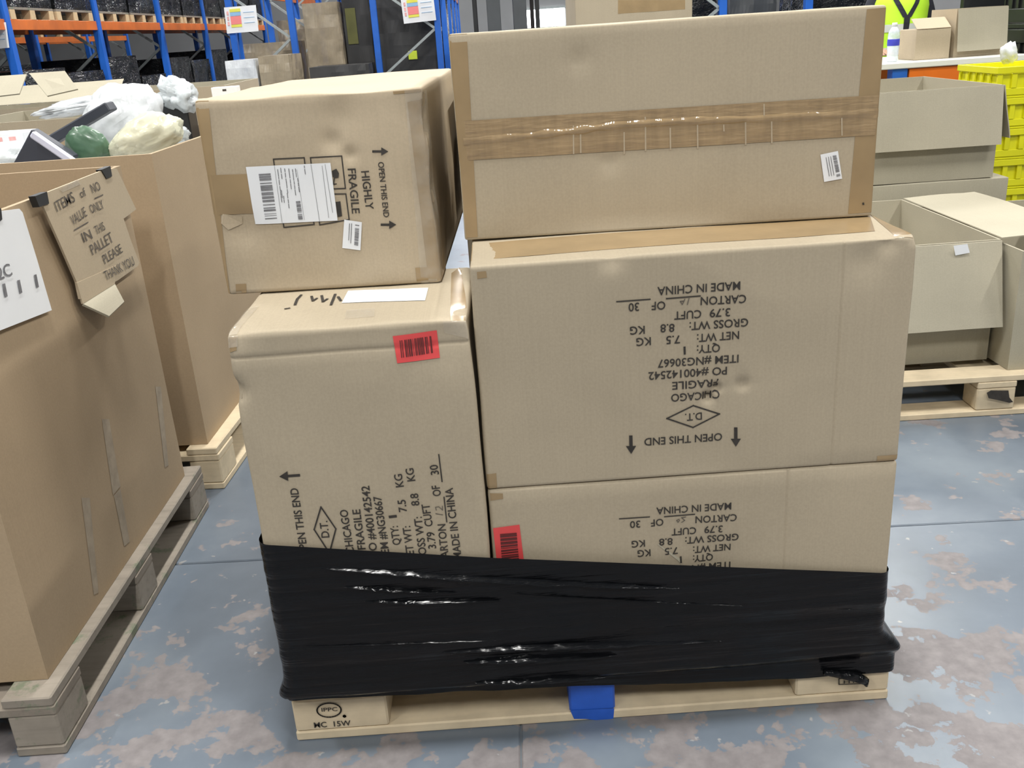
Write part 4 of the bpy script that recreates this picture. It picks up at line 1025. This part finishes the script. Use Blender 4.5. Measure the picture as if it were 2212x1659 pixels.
    bm = bmesh.new(); bmesh.ops.create_icosphere(bm, subdivisions=3, radius=.103); bmesh.ops.delete(bm, geom=[v for v in bm.verts if v.co.z < -.02+(-.6*v.co.y if v.co.y < 0 else -.5*v.co.y)], context='VERTS'); bm_obj('hair', bm, 'hair', t, True, (0, -.012, 1.59))
person()

# tall brown cartons behind the taped one
tp_ = pallet('wooden_pallet', 'pine pallet under the tall brown cartons in the aisle', (1.02, 5.45, 0), 1.0, 1.0, 'pine_x', 'pine_y', 0, hh=.144)
T1 = Carton('carton', 'tall brown carton at the bottom of the aisle stack behind the taped carton', 'carton', (1.125, 5.5, .145), (.82, .8, .95), 0, 'card', seed=17, n=8)
T2 = Carton('carton', 'brown carton with a broad tape patch, topmost of the tall stack in the aisle', 'carton', (1.125, 5.5, 1.096), (.82, .8, .8), 0, 'card', seed=18, n=8)
T2.sheet('packing_tape', 'front', [(1335, 0), (1480, 0), (1480, 20), (1335, 30)], 'tape')

# ================================================================== PALLET RACKS
def rack(label, x0, x1, ys, levels, zt, group=None):
    t = thing('pallet_rack', label, 'rack', (x0, ys[0], 0), 0, group); w = x1-x0
    proto = {}
    def put(key, nm, maker, loc, mat):
        if key not in proto:
            bm = bmesh.new(); maker(bm); proto[key] = bm_obj(nm, bm, mat, t, loc=loc)
        else:
            c = proto[key].copy(); COL.objects.link(c); c.location = loc
    for y in ys:
        yy = y-ys[0]
        for x in (0, w-.09): put('post', 'upright', lambda bm: add_box(bm, 0, .09, -.05, .05, 0, zt, .004), (x, yy, 0), 'rackblue')
        z = .15; k = 0
        while z < zt-.7:
            d = k % 2; put('br%d' % d, 'brace', lambda bm, d=d: bar(bm, (.085 if d else w-.085, 0, 0), (w-.085 if d else .085, 0, .62), .035), (0, yy, z), 'steel'); z += .62; k += 1
    for y, y2 in zip(ys, ys[1:]):
        for z in levels:
            for x in (.02, w-.07): put('beam%.2f' % (y2-y), 'beam', lambda bm, L=y2-y: add_box(bm, 0, .05, .051, L-.051, 0, .11, .003), (x, y-ys[0], z), 'rackorange')
    return t
AY = [6.9, 9.456, 12.006, 14.614, 17.157, 19.7, 22.25]
rack('long blue and orange pallet rack carrying black wrapped loads, left of the signed racks', -5.6, -4.6, AY, (1.645, 3.3), 4.6)
rack('far blue and orange pallet rack standing behind the long one', -9.4, -8.4, [8.5, 11.05, 13.6, 16.15, 18.7, 21.25, 23.8], (1.645, 3.3), 4.6)
BY = [13.2, 15.85, 18.5, 21.15]
rack('blue pallet rack with a striped placard, brown wrapped goods in its end bay', -3.2, -2.24, BY, (2.05, 3.6), 4.6)
CY = [13.2, 15.85, 18.5, 21.15, 23.8, 26.45]
rack('blue pallet rack with a striped placard and an all black end bay, beside the aisle', -1.13, -.13, CY, (2.05, 3.6), 4.6)
rack('blue pallet rack behind the tall brown cartons', 2.42, 3.40, [10.5, 13.15, 15.8], (2.1, 3.6), 4.6)
rack('blue pallet rack behind the person', 4.34, 5.30, [10.5, 13.15, 15.8], (2.1, 3.6), 4.6)

# loads
def load(label, loc, w, d, h, mat, seed, group, film_=False, wood_=True, blocks=True):
    t = thing('wrapped_load', label, 'pallet load', loc, 0, group)
    if wood_:
        box('pallet_deck', 0, w, 0, d, .10, .125, 'old_x', t, 0)
        for y in (0, d/2-.06, d-.12):
            for x in (0, w/2-.05, w-.1): box('pallet_block', x, x+.1, y, y+.12, 0, .099, 'pine_x', t, 0)
    z0 = .126 if wood_ else 0; nx, nz = 14, 10; V, Fc = [], []; per = []
    for k in range(nx): per.append((w*k/nx, 0, 0, -1))
    for k in range(nx): per.append((w, d*k/nx, 1, 0))
    for k in range(nx): per.append((w-w*k/nx, d, 0, 1))
    for k in range(nx): per.append((0, d-d*k/nx, -1, 0))
    n = len(per)
    for j_ in range(nz+1):
        z = z0+(h-z0)*j_/nz
        for (x, y, ax, ay) in per:
            f = -.05*abs(noise.noise(Vector((x*3, y*3, z*4))+Vector((seed*5.0, 0, 0))))-.01*(j_ == nz); V.append((x+ax*f, y+ay*f, z))
    V.append((w/2, d/2, h))
    for j_ in range(nz):
        for i in range(n): Fc.append((j_*n+i, j_*n+(i+1) % n, (j_+1)*n+(i+1) % n, (j_+1)*n+i))
    for i in range(n): Fc.append((nz*n+i, nz*n+(i+1) % n, len(V)-1))
    Fc.append(tuple(range(n))[::-1])
    mesh_obj('wrapped_goods', V, Fc, mat, t)
    return t
k = 0
for bay, (y, y2) in enumerate(zip(AY, AY[1:])):
    for i in range(2):
        yy = y+.12+i*1.2; k += 1
        L0 = load('black wrapped load on the orange beams of the long rack', (-5.6, yy, 1.756), .98, 1.1, 1.05+.12*(k % 3), 'wrap_far', k, 'black loads on the long rack')
        load('dark wrapped load on the floor under the long rack', (-5.6, yy, 0), .98, 1.1, (1.15, 1.3, 1.0, 1.22)[k % 4], 'wrap_far', k+40, 'dark loads under the long rack', wood_=True)
k = 60
for y in (8.7, 11.3, 13.8, 16.4, 19.0):
    k += 1
    load('dark wrapped load on the far left rack', (-9.35, y, 1.756), .9, 2.0, 1.2, 'wrap_far', k, 'loads on the far left rack')
    load('dark wrapped load on the floor under the far left rack', (-9.35, y, 0), .9, 2.0, 1.25, 'wrap_far', k+9, 'loads under the far left rack')
# placard rack contents
load('brown goods under clear film in the end bay beneath the striped placard', (-3.08, 13.35, 0), .74, 1.0, 1.35, 'wrapclear', 81, None)
load('white and brown film wrapped goods standing in front of the placard rack', (-3.05, 12.05, 0), .42, .8, 1.15, 'bagwhite', 82, None)
load('brown cartons under film standing in front of the placard rack', (-2.6, 12.05, 0), .45, .8, 1.18, 'wrapclear', 83, None)
load('tall brown film wrapped load between the placard racks', (-2.15, 13.4, 0), .55, 1.0, 1.85, 'wrapclear', 84, None)
tb = load('tall black load with an olive board between the placard racks', (-1.58, 13.5, 0), .42, 1.0, 2.3, 'dark', 85, None)
box('olive_board', .04, .19, -.012, -.004, 1.25, 1.75, 'olive', tb, 0)
load('low black boxes in front of the black end bay', (-2.02, 12.6, 0), .86, .7, .98, 'dark', 86, None)
tb = load('black load with a lime label in the end bay by the aisle', (-1.06, 13.42, 0), .86, 1.1, 1.9, 'dark', 87, None)
box('lime_label', .40, .53, -.012, -.004, .98, 1.1, 'limelabel', tb, 0)
for i, y in enumerate((16.1, 18.8, 21.4, 24.0)):
    load('black wrapped load deeper in the aisle rack', (-1.06, y, 0), .9, 1.6, 1.9, 'wrap_far', 88+i, 'loads deeper in the aisle rack')
    load('brown wrapped load deeper in the placard rack', (-3.1, y, 0), .8, 1.6, 1.7, 'wrapclear', 95+i, 'loads deeper in the placard rack') if i < 2 else None
load('dark wrapped load in the rack behind the tall brown cartons', (2.53, 10.7, 0), .8, 1.2, 1.8, 'wrap_far', 101, None)
load('dark wrapped load in the rack behind the person', (4.45, 10.7, 0), .78, 1.2, 1.8, 'wrap_far', 102, None)
load('grey wrapped load between the two far right racks', (3.62, 11.2, 0), .6, 1.0, 1.55, 'truckgrey', 103, None)
rbox('lime_tub', 'lime green tub on the grey load between the far right racks', 'tub', (3.66, 11.35, 1.60), (.1, .1, .1), (0, 0, 0), 'limelabel')
rbox('brown_carton', 'low carton by the aisle rack', 'carton', (.0, 12.4, .2), (.4, .4, .4), (0, 0, 0), 'card') if False else None

# placards
def placard(label, q, Y):
    P = [at_y(x, y, Y) for x, y in q]; c = sum(P, Vector())/4
    t = thing('placard', label, 'sign', c); ux = (P[1]-P[0]+P[2]-P[3])/2; uz = (P[0]-P[3]+P[1]-P[2])/2
    def quad(nm, u0, u1, v0, v1, off, mat):
        A = [P[0]*0-ux/2+ux*u-uz/2+uz*v+Vector((0, off, 0)) for u, v in ((u0, v0), (u1, v0), (u1, v1), (u0, v1))]; B = [p+Vector((0, .006, 0)) for p in A]
        return mesh_obj(nm, A+B, [(0, 1, 2, 3), (7, 6, 5, 4), (0, 4, 5, 1), (1, 5, 6, 2), (2, 6, 7, 3), (3, 7, 4, 0)], mat, t)
    quad('panel', 0, 1, 0, 1, 0, 'paper')
    for v0, v1, m in ((.80, .92, 'signyellow'), (.65, .79, 'signblue'), (.33, .64, 'signred'), (.22, .32, 'signyellow')): quad('colour_band', .17, .50, v0, v1, -.008, m)
    for v in (.35, .55, .75): quad('faint_line', .58, .92, v, v+.015, -.008, 'signblue')
    for v in (.3, .5, .7): quad('side_text', .07, .12, v, v+.14, -.008, 'pink')
placard('white placard with yellow, blue and red stripes on the rack with brown goods', [(484, 16), (552, 11), (559, 67), (490, 73)], 13.12)
placard('white placard with yellow, blue and red stripes on the rack beside the aisle', [(865, -4), (936, -9), (942, 42), (873, 53)], 13.12)
placard('white striped placard on the near end of the long rack', [(-60, 55), (12, 48), (20, 103), (-52, 110)], 9.38)

# lift truck in the aisle
f = thing('lift_truck', 'dark lift truck with a black mast standing in the far aisle', 'lift truck', (.45, 10.45, 0))
for x in (.09, .40): box('mast_rail', x, x+.16, 0, .14, 0, 2.5, 'truckgrey', f, .005)
for z in (.5, 1.75, 2.4): box('mast_cross_member', .10, .55, .1, .13, z, z+.09, 'truckgrey', f, .003)
for x in (.12, .44): box('fork', x, x+.1, -1.05, -.03, .03, .07, 'truckgrey', f, .003)
box('carriage', .08, .58, -.03, -.005, .05, .5, 'truckgrey', f, .003)
box('chassis', -.1, .75, .2, 1.7, .12, .85, 'truckgrey', f, .03); box('battery_cover', -.05, .70, .9, 1.68, .851, 1.15, 'orange', f, .03)
for x in (-.08, .68):
    for y in (.3, 1.6): box('guard_post', x, x+.05, y, y+.05, .86, 2.1, 'black', f, .004)
box('overhead_guard', -.1, .75, .25, 1.7, 2.101, 2.14, 'black', f, .005)
for x in (-.04, .60):
    for y in (.45, 1.45):
        bm = bmesh.new(); cyl(bm, (x-.06, y, .19), (x+.10, y, .19), .19, n=20); bm_obj('wheel', bm, 'black', f, True)
